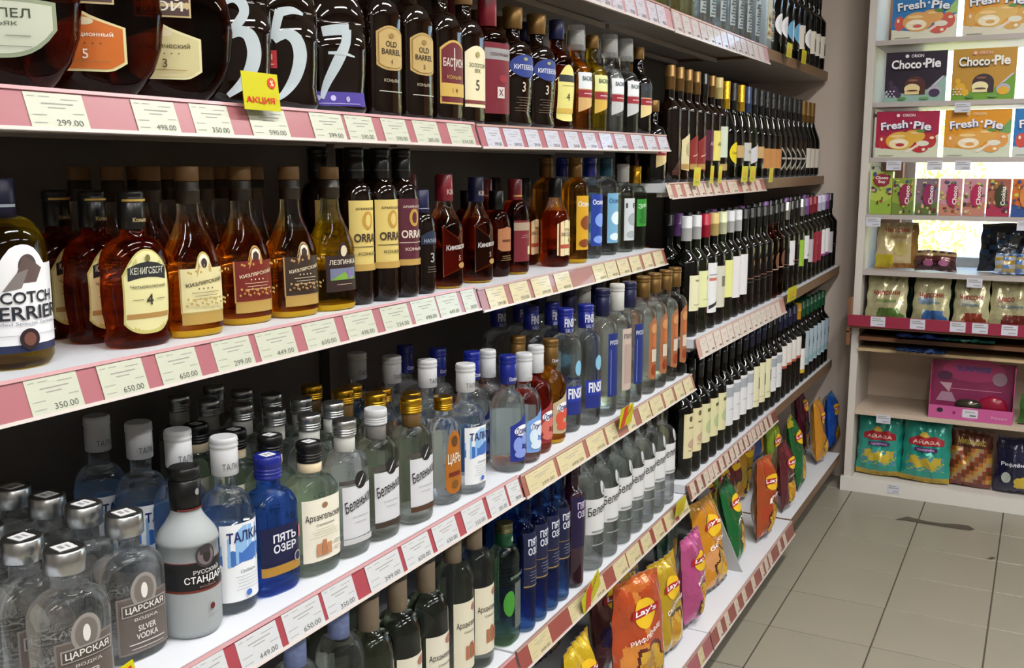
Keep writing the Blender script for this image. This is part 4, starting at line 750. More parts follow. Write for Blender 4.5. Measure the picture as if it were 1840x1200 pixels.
# ================================================================== stock on the shelves
ORD = ['', 'first', 'second', 'third', 'fourth', 'fifth', 'sixth', 'seventh', 'eighth', 'ninth', 'tenth', 'eleventh', 'twelfth', 'thirteenth', 'fourteenth', 'fifteenth', 'sixteenth', 'seventeenth', 'eighteenth', 'nineteenth', 'twentieth', 'twenty-first', 'twenty-second']
SHN = {'A1': 'eye-level shelf', 'A2': 'eye-level shelf', 'A3': 'upper wine shelf', 'A4': 'upper wine shelf', 'B1': 'second shelf', 'B2': 'second shelf', 'B3': 'middle wine shelf', 'B4': 'middle wine shelf',
       'C1': 'third shelf', 'C2': 'third shelf', 'C3': 'lower wine shelf', 'C4': 'lower wine shelf', 'D1': 'fourth shelf', 'D2': 'fourth shelf', 'F2': 'top shelf', 'F3': 'top shelf', 'F4': 'top shelf'}
STOCK = []     # (kind, shelf, x, y, row)
def shelf_of(letter, y):
    for k in SH:
        if k[0] == letter and SH[k][3] <= y < SH[k][4]: return k
    return None
def put(key, letter, x, y, row=0, rz=0):
    k = shelf_of(letter, y)
    if k is None: return
    if x - K[key]['b'] < XB + .003: return
    e0 = K[key]['a'] + .001; y = min(max(y, SH[k][3] + (e0 if k[1] != '1' else 0)), SH[k][4] - e0)
    r = max(K[key]['a'], K[key]['b'])
    for q in STOCK:
        if q[1][0] == letter:
            a2, b2 = K[q[0]]['a'], K[q[0]]['b']
            if abs(q[2] - x) < b2 + K[key]['b'] - .001 and abs(q[3] - y) < a2 + K[key]['a'] - .001:
                rr = math.hypot(q[2] - x, q[3] - y)
                if a2 == b2 and K[key]['a'] == K[key]['b'] and rr > a2 + K[key]['a'] - .001: continue
                return False
    STOCK.append((key, k, x, y, row, rz)); return True
def col(key, letter, px, by=None, n=1, back=0.012, dx=None, shelf=None, jit=.006, rz=0):
    """a column of like bottles running back from the shelf edge; px (and by) are where the front one stands in the photograph"""
    kk = shelf or letter + '1'; xe, z, s, y0, y1 = SH[kk]; a, b = K[key]['a'], K[key]['b']
    if by is not None:
        P = atz(z + (s * .5 if s else 0), px, by); d = Vector((P.x, P.y, 0)).normalized() * (a + b) / 2; x, y = P.x + d.x, P.y + d.y
        x = min(x, xe - b - .004)
    else:
        x = xe - b - back; y = y_at(x, z + .01, px)
    dx = dx or (2 * b + .011); rnd = random.Random(int(px * 7) + ord(letter))
    for tries in range(30):        # slide along the shelf until it is clear of its neighbours
        if put(key, letter, x, y, 0, rz) is not False: break
        y += .003
    for i in range(1, n): put(key, letter, x - dx * i + rnd.uniform(-.003, 0), y + rnd.uniform(-jit, jit) * .4, i)
# shelf A
for key, yy, rz in (('aspel', .684, -.78), ('noy5', .793, -.78), ('noy3', .903, -.76)): STOCK.append((key, 'A1', -.952, yy, 0, rz))
for key, px in (('num3', 417), ('num5', 505), ('num7', 597)): STOCK.append((key, 'A1', -.890 - .056, y_at(-.946, H + .1, px), 0, -.62))
for key, px, sh in (('barrel4', 672, 'A1'), ('barrel5', 737, 'A1'), ('bastion', 792, 'A1'), ('zolotoy', 832, 'A1'),
                    ('marun', 876, 'A2'), ('tebel', 921, 'A2'), ('tebel', 963, 'A2'), ('yel4', 999, 'A2'), ('rum_amb', 1033, 'A2'), ('rum_gold', 1062, 'A2'), ('rum_clear', 1092, 'A2'), ('rum_clear', 1120, 'A2'), ('rum_black', 1144, 'A2'), ('rum_black', 1167, 'A2')):
    col(key, 'A', px, shelf=sh, n=2 if sh == 'A2' and key != 'rum_black' else 1, back=.02 if key[:3] == 'num' else .01, rz=-.4 if key[:3] == 'num' else (-.1 if sh == 'A1' else -.2))
# shelf B
for key, px, by, n, sh in (('terrier', 20, 668, 1, 'B1'), ('kenig', 250, 628, 3, 'B1'), ('kizl_cream', 350, 608, 4, 'B1'), ('kizl_red', 442, 585, 4, 'B1'), ('kizl_brown', 528, 572, 4, 'B1'), ('lezg', 598, 560, 1, 'B1'),
    ('orr_cream', 642, 549, 2, 'B1'), ('orr_cream', 683, 543, 2, 'B1'), ('orr_maroon', 721, 536, 2, 'B1'), ('narb', 753, 530, 1, 'B1'), ('kin_red', 803, 520, 3, 'B1'), ('kin_navy', 856, 508, 3, 'B2'),
    ('br_tan', 892, 497, 2, 'B2'), ('br_mar', 925, 493, 2, 'B2'), ('tri', 997, 480, 3, 'B2'), ('os_yel', 1032, 474, 2, 'B2'), ('os_blu', 1058, 466, 2, 'B2'), ('os_ice', 1087, 460, 2, 'B2'), ('v_white', 1117, 455, 1, 'B2'), ('v_green', 1139, 450, 1, 'B2'), ('v_chili', 1157, 446, 2, 'B2')):
    col(key, 'B', px, by, n, shelf=sh, rz=-.16)
put('kenig', 'B', -.985, .76, 1); put('kenig', 'B', -1.0, .675 + .1, 2)
# shelf C
for key, px, by, n, sh in (('tsar', 138, 1288, 5, 'C1'), ('tsar', 240, 1198, 6, 'C1'), ('rstd', 330, 1162, 1, 'C1'), ('talka', 395, 1120, 4, 'C1'), ('pyat', 462, 1090, 2, 'C1'), ('arkh', 545, 1050, 4, 'C1'), ('bil_silver', 618, 1010, 6, 'C1'),
    ('bil_black', 680, 975, 1, 'C1'), ('bil_gold', 742, 945, 4, 'C1'), ('tsar_b', 798, 910, 4, 'C1'), ('talka', 838, 890, 4, 'C1'), ('osk_blue', 909, 853, 4, 'C2'), ('osk_ice', 939, 838, 2, 'C2'), ('osk_berry', 962, 815, 1, 'C2'), ('osk_gold', 988, 797, 2, 'C2'),
    ('finsk', 1014, 778, 3, 'C2'), ('finsk', 1050, 765, 3, 'C2'), ('pyat_t', 1080, 750, 3, 'C2'), ('white_t', 1107, 738, 3, 'C2'), ('pyat_t', 1130, 726, 2, 'C2'), ('orn', 1155, 712, 2, 'C2'), ('orn', 1178, 701, 2, 'C2'), ('orn', 1198, 690, 2, 'C2'), ('orn', 1216, 680, 2, 'C2')):
    col(key, 'C', px, by, n, shelf=sh, rz=-.18)
# silver-capped columns behind the single bottles
for i in range(5): put('bil_silver', 'C', -.925 - .06 * i, 1.17, i + 1)
put('pyat', 'C', -1.13, y_at(-1.13, H - .45, 108), 4); put('talka', 'C', -1.12, y_at(-1.12, H - .45, 34), 4)
# shelf D
for key, px, by, n, sh in (('talkaD', 540, None, 1, 'D1'), ('talkaD', 616, None, 1, 'D1'), ('arkhS', 666, None, 2, 'D1'), ('arkhS', 716, None, 2, 'D1'), ('arkhS', 768, None, 1, 'D1'), ('arkhT', 815, None, 1, 'D1'), ('greenb', 903, None, 1, 'D1'), ('arkhT', 852, None, 1, 'D1'),
    ('pyatD', 938, 1167, 2, 'D2'), ('pyatD', 968, 1137, 2, 'D2'), ('pyatD', 993, 1112, 2, 'D2'), ('pyatD', 1017, 1085, 2, 'D2'), ('pyatR', 1050, 1062, 1, 'D2')):
    col(key, 'D', px, by, n, shelf=sh)
for px, by in ((1080, 1033), (1103, 1008), (1123, 985), (1143, 965), (1163, 947), (1183, 930), (1201, 915), (1217, 901)): col('bilD', 'D', px, by, 1 if px > 1110 else 2, shelf='D2')
# wines: even pitch along the shelf
B3 = ['w_cream', 'w_green', 'w_white', 'w_grey', 'w_yel', 'w_wh2', 'w_wh2', 'w_black', 'w_black', 'w_black', 'w_black', 'w_rose', 'w_rose', 'w_black', 'w_silver', 'w_black', 'w_lime', 'w_silver', 'w_purple', 'w_maroon', 'w_maroon', 'w_lav', 'w_lav', 'w_purple', 'w_black']
y = 2.585
for i, k in enumerate(B3):
    xe = -.798; put(k, 'B', xe - .046, y, 0); put(['w_black', 'w_black', 'w_purple', 'w_black'][i % 4], 'B', xe - .046 - .083, y + .01, 1)
    y += .0825
C3 = ['r_cream'] * 2 + ['r_cream2'] * 3 + ['r_white'] * 4 + ['r_pale'] * 3 + ['r_white'] * 2 + ['r_short'] * 3 + ['r_short'] + ['r_yfoot'] + ['r_blue'] * 6
y = 2.60
for i, k in enumerate(C3):
    xe = -.810; put(k, 'C', xe - .043, y, 0); put('r_pale' if i < 12 else ('w_purple' if i < 17 else 'r_yfoot' if i < 19 else 'r_blue'), 'C', xe - .043 - .08, y + .01, 1)
    y += .081
A3 = ['a_plain', 'a_plain', 'a_cream', 'a_mar', 'a_mar', 'a_plum', 'a_yel', 'a_white', 's_yel', 's_black', 's_gold', 's_green', 's_black', 's_orange', 's_orange', 's_orange', 's_x', 's_x', 's_x', 's_x', 's_x', 's_end', 's_end', 's_end']
y = 2.57
for i, k in enumerate(A3):
    d = .076 if k[0] == 'a' else .088
    y += d / 2; put(k, 'A', -.885 - .05, y, 0)
    if k[0] == 's' and i % 2 == 0 or k in ('a_white', 'a_plain'): put('s_black' if k[0] == 's' else 'a_plain', 'A', -.885 - .14, y, 1)
    y += d / 2
# top shelf
lv('t_orange', 'vodka_bottle', .034, .28, G_CLEAR, M_BRONZE, [('r', -.028, .03, .028, .14, 'd8852c'), ('o', 0, .08, .012, .02, 'c83c1c')], 'clear spirit bottle with orange label')
lv('t_dark', 'vodka_bottle', .034, .28, G_BRANDY, M_BRONZE, [('r', -.03, .02, .03, .10, '8a5a34')], 'brown spirit bottle with tan label')
lv('t_green', 'vodka_bottle', .034, .28, G_PALE, M_WHITECAP, [('r', -.028, .03, .028, .14, '2c4a3c'), ('r', -.012, .06, .012, .1, 'd8dcd8')], 'pale bottle with dark green label')
lv('t_clear', 'vodka_bottle', .034, .28, G_CLEAR, M_SILVER, [('r', -.024, .03, .024, .14, '9aa4a8')] + [('r', -.02 + .003 * (i % 3), .035 + .009 * i, .012 + .004 * (i % 2), .040 + .009 * i, '4a5254') for i in range(11)], 'clear spirit bottle with grey barred label')
lv('t_yel', 'vodka_bottle', .034, .28, glass('pale_yellow_spirit', 'e0d49a'), M_SILVER, [('o', 0, .10, .018, .03, 'b8b09a')], 'clear bottle of pale yellow spirit')
kind('t_box', 'gift_box', 'tall pale gift box with orange and green flower print', 'box', [(0, .04, .04, 12), (.3, .04, .04, 12)], mat('pale_blue_card', 'a8b8c2', rough=.5), [('lid', capp(.03, .3, .305), M_SILVER)],
 [('front_print', [('r', -.03, .03, .03, .26, 'c2bfa0')] + [('o', random.uniform(-.022, .022), random.uniform(.04, .25), .006, .007, random.choice(['c8763c', '6a9a7a', '9fb4a0', 'd09a5c'])) for _ in range(34)])])
wine('t_wine1', G_WINE, M_WHITECAP, [('o', 0, .10, .036, .038, 'e0e0e4'), ('o', .006, .10, .028, .030, 'c8c8d0')], 'dark bottle on the wooden-edged shelf, round white label')
wine('t_wine2', G_WINE, M_WHITECAP, [('o', 0, .10, .036, .038, '5c9ac0'), ('r', -.01, .06, .034, .13, 'd8d6e0')], 'dark bottle with round blue and white label')
wine('t_wine3', G_WINE, M_BLACKCAP, lab(.05, .14, 'd0ccc0', extra=[('r', -.01, .06, .01, .11, '5a5040')]), 'dark bottle with upright off-white label')
y = 2.0
T = ['t_dark', 't_dark', 't_dark', 't_orange', 't_green', 't_green', 't_yel', 't_yel', 't_clear', 't_clear', 't_clear', 't_clear', 't_clear', 't_clear', 't_clear', 't_box', 't_clear', 't_wine1', 't_wine1', 't_wine2', 't_wine2', 't_wine3', 't_wine1', 't_wine3', 't_wine3', 't_wine3']
for i, k in enumerate(T):
    y += .05; put(k, 'F', -.93, y + .004 * (i % 3), 0); y += .05

# ---- link the stock, label every item
used = {}
cnt = {}
for q in STOCK: cnt.setdefault((K[q[0]]['desc'], q[4] if q[4] < 1 else 1, SHN[q[1]]), []).append(q)
for key_, qs in cnt.items():
    desc, row, shn = key_
    if row == 0: qs.sort(key=lambda q: q[3])
    else: qs.sort(key=lambda q: (round(q[3], 1), -q[2]))
    cols = {}
    for q in qs: cols.setdefault(round(q[3] / .03) if row else q[3], []).append(q)
    for j, q in enumerate(qs):
        kd = K[q[0]]; k, x, y, rz = q[1], q[2], q[3], q[5]
        o = empty(kd['name'], (x, y, sz(k, y) + .0006 + abs(SH[k][2]) * kd['a']), rz)
        capo = None
        for pn, me in kd['parts']:
            if pn == 'cap_sticker': continue
            po_ = link(pn, me, o)
            if pn == 'cap': capo = po_
        for pn, me in kd['parts']:
            if pn == 'cap_sticker': link(pn, me, capo)
        where = 'front row' if row == 0 else 'behind the front row'
        if len(qs) == 1: lb = f"{desc}, {where}, {shn}"
        elif j == len(qs) - 1 and row == 0: lb = f"{desc}, rightmost, {where}, {shn}"
        elif j == 0: lb = f"{desc}, leftmost, {where}, {shn}"
        else: lb = f"{desc}, {ORD[min(j + 1, 22)]} from left, {where}, {shn}"
        if row:
            fr = sorted({f[3] for f in STOCK if f[0] == q[0] and f[4] == 0 and SHN[f[1]] == shn})
            nr = sorted([i for i, v in enumerate(fr) if abs(v - y) < .04], key=lambda i: abs(fr[i] - y))
            if nr:
                i = nr[0]; which = 'the front one' if len(fr) == 1 else ('the leftmost front one' if i == 0 else 'the rightmost front one' if i == len(fr) - 1 else f'the {ORD[i + 1]} front one')
                lb = f"{desc}, {ORD[q[4]]} back behind {which}"
        words = lb.split()
        if len(words) > 16: lb = lb.replace('behind the front row', 'back row')
        if len(lb.split()) > 16: lb = lb.replace(' with ', ', ')
        tag(o, lb, kd['cat'], f"{kd['desc']}s" if len(qs) > 1 else None)

# ================================================================== snack rack in front of the window
RY0, RY1, RX0, RX1 = 4.46, 4.82, -.704, .62
m_rack = mat('rack_white', 'cfc9c2', rough=.45, noise=.03, nscale=5); m_rackin = mat('rack_cream', 'c4b2a0', rough=.55, noise=.04, nscale=5)
m_redr = mat('rack_red_rail', '8f2740', rough=.4); m_tray = mat('tray_brown', '7a5238', rough=.45, noise=.12, nscale=12)
rack = tag(empty('snack_rack', (0, 0, 0)), 'tall open white rack of cakes, sweets and snacks standing before the window', 'rack')
def part(name, boxes, m, parent=rack):
    b = MB()
    for q in boxes: b.box(*q, m)
    return b.build(name, parent)
part('side_panel', [(RX0, RX0 + .03, RY0, RY1, .06, 2.4)], m_rack); part('side_panel', [(RX1 - .03, RX1, RY0, RY1, .06, 2.4)], m_rack)
RS = [1.92, 1.672, 1.448, 1.212, .975, .367, .048]
I0, I1 = RX0 + .031, RX1 - .031
m_rack_shade = mat('rack_shelf_shaded', 'b0a8a4', rough=.45, noise=.03, nscale=5)  # rack white toned down: shade of the backlit shelves put into the colour
for z in RS[:5]: part('shelf', [(I0, I1, RY0 + .004, RY1 - .01, z - .019, z)], m_rack_shade)
part('shelf', [(I0, I1, RY0 + .002, RY1 - .02, RS[5] - .02, RS[5])], m_rackin)
part('bottom_board', [(I0, I1, RY0 + .02, RY1 - .02, .045, .06)], m_rack)
part('plinth', [(RX0 - .012, RX1 + .01, RY0 - .012, RY0 + .016, .001, .062)], mat('plinth_white', 'd6d3ce', rough=.5, noise=.03, nscale=9))
part('back_panel', [(I0, I1, RY1 - .018, RY1 - .008, .06, .93)], m_rackin)
for sx in (RX0 + .034, ):
    for z in (1.60, 1.38, 1.14): part('shelf_bracket', [(sx, sx + .006, RY0 + .1, RY0 + .34, z + .02, z + .03)], mat('bracket_metal', '6a6660', rough=.4, metal=.7))
# protruding tray with the red rail
part('tray', [(RX0 - .006, I1, RY0 - .06, RY1 - .03, .735, .747), (RX0 - .012, RX0 + .0, RY0 - .065, RY0 - .002, .715, .86), (RX0 - .012, RX0 + .002, RY0 - .065, RY0 - .045, .66, .72)], m_tray)
part('tray', [(I0, I1, RY0 - .02, RY1 - .03, .678, .695)], m_tray)
part('tray', [(I0, I1, RY0 - .01, RY1 - .03, .63, .642)], mat('pale_wood_board', 'b9a27c', rough=.5, noise=.08, nscale=10))
rr = part('price_rail', [(RX0 - .006, RX1, RY0 - .073, RY0 - .066, .745, .792)], m_redr)
def rtag(x, z, y, w=.062, h=.04, parent=rack, drop=0):
    b = MB(); b.box(x, x + w, y - .0016, y - .0006, z, z + h, mat('tag_paper_lilac', 'c9cbd8', rough=.4)); t = mat('tag_ink', '8f8f88')
    for k, (a, c_, v) in enumerate(((.1, .7, .75), (.1, .9, .55), (.45, .9, .18))): b.box(x + w * a, x + w * c_, y - .002, y - .0016, z + h * v, z + h * (v + .09), t)
    b.build('price_tag', parent)
for px in (1564, 1635, 1707, 1747, 1800): rtag(aty(4.387, px, 585).x, .749, RY0 - .0725, .058, .041)
for px, py, z in ((1557, 385, 1.188), (1738, 495, .951), (1575, 745, .345), (1716, 184, 1.650), (1593, 292, 1.422), (1666, 292, 1.422), (1716, 292, 1.422), (1828, 395, 1.186)):
    rtag(aty(RY0, px, py).x, z - .026, RY0 + .001, .058, .038)
rtag(aty(RY0, 1595, 880).x, .018, RY0 - .0125, .05, .04)

def fbox(u, v, o): return (o, u, v)
STK = []
def carton(name, label, cat, group, px0, px1, z, h, y0, dep, base, layers, side=None):
    x0 = aty(y0, px0, 300).x; x1 = aty(y0, px1, 300).x; w = x1 - x0 - .002
    o = tag(empty(name, ((x0 + x1) / 2, y0 + dep / 2, z + .0006), -PI / 2), label, cat, group)
    b = MB(); m = mat('card_' + base, base, rough=.35, coat=.3); ms = mat('card_' + (side or base), side or base, rough=.35, coat=.3)
    d = dep / 2; e = .0012; vs = [(sx * (d - (0 if abs(sx) < 2 else 0)), sy * w / 2, zz) for sx in (-1, 1) for sy in (-1, 1) for zz in (0, h)]
    b.add(vs, [(0, 1, 3, 2)], ms); b.add(vs, [(4, 6, 7, 5)], m); b.add(vs, [(0, 4, 5, 1), (2, 3, 7, 6), (0, 2, 6, 4), (1, 5, 7, 3)], ms)
    b.box(-d, d - .002, -w / 2 - .0004, -w / 2, h * .1, h * .9, ms); b.build('carton_body', o)
    p = MB(); prints(p, layers(w, h), lambda u, v, o_: (d + o_, u, v), nu=6); p.build('front_print', o)
    return o
def pie(w, h, cake, cream, fruit, ground, word, wc, logo, accent=None, choc=False, sheen=None):
    L = [('p', [(-w / 2, 0, h * .22), (-w * .1, 0, h * .16), (w * .2, 0, h * .24), (w / 2, 0, h * .5)], ground)]
    if accent: L.append(('q', [(w * .3, h * .5), (w * .5, h * .5), (w * .5, h * .82)], accent))
    if choc:
        L += [('o', -w * .36, h * .22, w * .09, h * .12, fruit), ('o', -w * .27, h * .15, w * .05, h * .07, fruit), ('o', -w * .4, h * .38, w * .04, h * .05, fruit),
              ('o', 0, h * .34, w * .17, h * .17, cake), ('r', -w * .17, h * .14, w * .17, h * .34, cake), ('o', -w * .045, h * .26, w * .13, h * .1, cream), ('r', -w * .165, h * .15, w * .07, h * .26, cream), ('o', -w * .04, h * .22, w * .09, h * .02, cake),
              ('o', w * .32, h * .2, w * .11, h * .11, 'b0a8b8'), ('o', w * .32, h * .17, w * .09, h * .08, fruit), ('q', [(w * .26, h * .3), (w * .34, h * .34), (w * .48, h * .5), (w * .44, h * .5)], 'c8c0d0')]
    else:
        L += [('o', w * .36, h * .36, w * .11, h * .16, fruit), ('o', -w * .38, h * .34, w * .08, h * .15, fruit), ('o', w * .12, h * .46, w * .17, h * .14, cake), ('o', -w * .1, h * .36, w * .23, h * .20, cake), ('o', -w * .12, h * .3, w * .16, h * .11, cream), ('o', -w * .1, h * .27, w * .07, h * .035, fruit),
              ('o', w * .22, h * .2, w * .13, h * .10, fruit), ('o', w * .26, h * .3, w * .1, h * .06, 'dcdccc'), ('q', [(-w * .02, h * .12), (w * .03, h * .1), (w * .3, h * .34), (w * .27, h * .36)], 'e4dccc')]
    if choc:
        L += [('o', -w * .03, h * .43, w * .08, h * .02, '8a5a48'), ('r', -w * .15, h * .205, w * .05, h * .215, 'b08a4c')]
        L += [('o', -w * (.46 - .03 * (i % 5)), h * (.12 + .05 * (i // 5)), w * .014, w * .014, fruit if i % 2 else 'd8d0e0') for i in range(15)]
        L += [('o', -w * .2, h * .07, w * .07, h * .03, '5a8a4a'), ('o', w * .16, h * .07, w * .08, h * .025, '6a9a5a')]
    else:
        L += [('o', -w * .14, h * .46, w * .12, h * .035, 'ecc888'), ('o', w * .14, h * .53, w * .09, h * .025, 'ecc888'), ('o', -w * .12, h * .34, w * .10, h * .03, 'f4ecd8'), ('o', w * .40, h * .42, w * .035, h * .03, 'ecd0b0'), ('o', w * .16, h * .24, w * .03, h * .03, 'ecc8b0'),
              ('o', w * .28, h * .17, w * .03, h * .03, 'f0e0d0'), ('o', -w * .40, h * .40, w * .02, h * .04, 'f0d8c0'), ('r', -w * .44, h * .035, -w * .2, h * .05, '9a9a90'), ('o', w * .22, h * .57, w * .07, h * .035, '5a8a3c')]
    L += [('t', 'ORION', w * .02, h * .91, h * .06, logo, w * .2, .02), ('o', -w * .15, h * .91, h * .035, h * .035, logo)]
    a, b_ = word.split(' ')
    if a == 'Fresh': xs = (-w * .2, w * .24); L += [('t', a, -w * .2, h * .69, h * .17, '2c4a78', w * .44, .06, 0, .1), ('t', a, -w * .205, h * .7, h * .17, wc, w * .43, .03, 0, .1), ('o', w * .06, h * .74, h * .025, h * .025, wc), ('t', b_, w * .25, h * .67, h * .17, '2c4a78', w * .29, .06, 0, -.12), ('t', b_, w * .245, h * .68, h * .17, wc, w * .28, .03, 0, -.12)]
    else: L += [('t', a, -w * .15, h * .74, h * .19, '2a2430', w * .50, .06), ('t', a, -w * .155, h * .75, h * .18, wc, w * .49, .03), ('o', w * .13, h * .75, h * .025, h * .025, wc), ('t', b_, w * .28, h * .76, h * .19, wc, w * .25, .035)]
    return L
ph = .205
PIES = [(1587, 1702, 0, 'card box of fruit pies, blue front, top shelf of the rack, left', '2a78b8', 'd8a05a', 'ece4c8', 'c8584c', 'd8d8c4', 'Fresh Pie', 'e8ecf0', '2a78b8', '9ac070', False),
        (1712, 1833, 0, 'card box of fruit pies, orange front, top shelf of the rack', 'd8962a', 'd8b060', 'ece0c0', 'd0a050', 'd4d0bc', 'Fresh Pie', 'e8ecf0', 'f0d8a0', '6aa050', False),
        (1842, 1950, 0, 'card box of fruit pies on the top rack shelf, right end, cut by the frame', '8a3a5a', 'd8b060', 'ece0c0', 'd0a050', 'd4d0bc', 'Fresh Pie', 'e8ecf0', 'f0d8a0', None, False),
        (1581, 1690, 1, 'card box of chocolate pies with very dark blackcurrant front', '241a2c', '4a241c', 'e0cc98', '3a2c48', '8fb0a4', 'Choco Pie', 'eceaee', 'e8e4ea', None, True),
        (1699, 1813, 1, 'card box of chocolate pies with green and mango front', 'b88a30', '35222c', 'e6dca8', 'd8a828', '6a9a2c', 'Choco Pie', 'eceae0', 'e8b0a8', None, True),
        (1830, 1945, 1, 'card box of chocolate pies with green front, right end of the rack row', '4a8a2c', '35222c', 'e6dca8', '6aa82c', '9ac04c', 'Choco Pie', 'eceae0', 'e8e8d8', None, True),
        (1570, 1683, 2, 'card box of fruit pies with crimson front beside the rack post', 'a01c44', 'd8a83c', 'ecdcb0', 'b02c30', 'ccd0b8', 'Fresh Pie', 'eeeaf0', 'e8d8e0', None, False),
        (1692, 1812, 2, 'card box of fruit pies, orange front, third rack row', 'd8921c', 'd8a048', 'ecdcc0', 'd8984c', 'c8d0b8', 'Fresh Pie', 'eeeaf0', 'ecd0a0', '6a9c5c', False),
        (1816, 1935, 2, 'card box of fruit pies with blue front, third rack row, right', '2274b8', 'd8b060', 'ecdcc0', 'c8483c', 'c8d0c8', 'Fresh Pie', 'eeeaf0', 'e8ecf0', None, False)]
for (a, b_, r, lb, base, cake, cream, fruit, ground, word, wc, logo, acc, ch) in PIES:
    hh = {0: .19, 1: .2, 2: .187}[r]
    carton('pie_box', lb, 'box', 'pie boxes on the rack', a, b_, RS[r], hh, RY0 + .03, .10, base, lambda w, h: pie(w, h, cake, cream, fruit, ground, word, wc, logo, acc, ch))
def small(c1, c2, oval, word, seed, vert):
    rnd = random.Random(seed)
    def f(w, h):
        L = [('p', [(-w / 2, 0, h * .35), (0, 0, h * .25), (w / 2, 0, h * .4)], c2)]
        for i in range(26): L.append(('o', rnd.uniform(-.42, .42) * w, rnd.uniform(.06, .94) * h, w * rnd.uniform(.03, .1), w * rnd.uniform(.03, .11), rnd.choice(['6a2c24', 'd8a088', 'c8b890', '5a7a3c', '8a4a30', 'b8c04c', '4a2c4a', '3a4a7a'])))
        if vert: L += [('o', w * .1, h * .55, w * .26, h * .3, oval), ('t', word, w * .2, h * .55, w * .2, 'e8e4e0', h * .5, .03, 0, PI / 2)]
        else: L += [('o', 0, h * .8, w * .38, h * .15, oval), ('t', word, 0, h * .8, h * .18, 'e8e4e0', w * .6, .03)]
        return L
    return f
for i, (a, b_, h, base, c2, oval, word, vert, lb) in enumerate([
    (1567, 1606, .178, 'a8b84c', '8aa83c', '8a2434', 'Choco\nBoy', 0, 'small biscuit box, yellow-green with red oval, beside the rack post'), (1606, 1646, .150, '8a9c3c', '6a8034', '8a2444', 'Choco', 1, 'small biscuit box, olive green, second along the rack row'),
    (1648, 1689, .150, '7c6a74', '5a6a3c', '8a2454', 'Choco', 1, 'small biscuit box, grey-purple with a lime edge'), (1691, 1732, .150, 'c08a98', 'b87a6a', 'a81c50', 'Choco', 1, 'small pink biscuit box, left one of the pink pair'),
    (1734, 1775, .150, 'c08a98', 'b87a6a', 'a81c50', 'Choco', 1, 'small pink biscuit box, right one of the pink pair'), (1777, 1820, .150, '9c5a48', 'a02c48', '3a3a1c', 'Cookies', 1, 'small brown and crimson biscuit box, right of the pink pair'), (1822, 1865, .150, 'c86a2c', '2c4a8a', 'c87a3c', 'Candy', 1, 'small orange and blue biscuit box at the right edge')]):
    carton('biscuit_box', lb, 'box', 'small biscuit boxes on the rack', a, b_, RS[3], h, RY0 + .03, .05, base, small(base, c2, oval, word, i, vert))

# ================================================================== foil bags
def hsh(i, s): return random.Random(i * 7919 + s).random()
def bag_map(W, Hh, D, seed, seal=.012, lying=0):
    tap = .28 if seed == 102 else .1
    ws = [(hsh(i, seed) * 90 + 20, hsh(i + 50, seed) * 50 - 25, hsh(i + 90, seed) * 6.3, hsh(i + 130, seed) * .0030 + .0010) for i in range(7)]
    ph = [hsh(i + 200, seed) * 6.3 for i in range(6)]
    def f(u, v, side, off=0):
        s = 2 * u / W; t = v / Hh; e = min(1, max(0, (min(v, Hh - v) - seal * .6) / (Hh * .32)))
        core = (1 - min(1, abs(s)) ** 2.4) ** .75 * (1 - (1 - e) ** 2.0) ** .62
        sag = 1.12 - .25 * t
        x = D / 2 * core * sag
        wr = sum(a * math.sin(k * u + q * v * 1.6 + p) for k, q, p, a in ws) * core
        edge = (1 - e) ** 1.5; wr += edge * .0035 * math.sin(u * 2 * PI / W * 5.5 + ph[0]) * (1 - abs(s) ** 2) * (1 if side > 0 else -1)
        dent = .006 * math.exp(-((s - .3 * math.sin(ph[1])) ** 2 * 6 + (t - .35 - .2 * math.sin(ph[2])) ** 2 * 40)) + .005 * math.exp(-((s + .4) ** 2 * 8 + (t - .7) ** 2 * 60))
        x = side * (max(x + wr - dent * core * 2, -.001 if side < 0 else .0) + .0006)
        yy = u * (1 - tap * max(0, t - .6) ** 1.2 * 2) * (1 - .10 * core * 1.0 * abs(s) - .05 * math.sin(PI * t)) + .002 * math.sin(v * 90 + ph[3]) * (abs(s) > .9)
        return (x + side * off + .006 * math.sin(PI * t + ph[4]) * 0, yy, v + edge * .003 * math.sin(u * 30 + ph[5]))
    return f
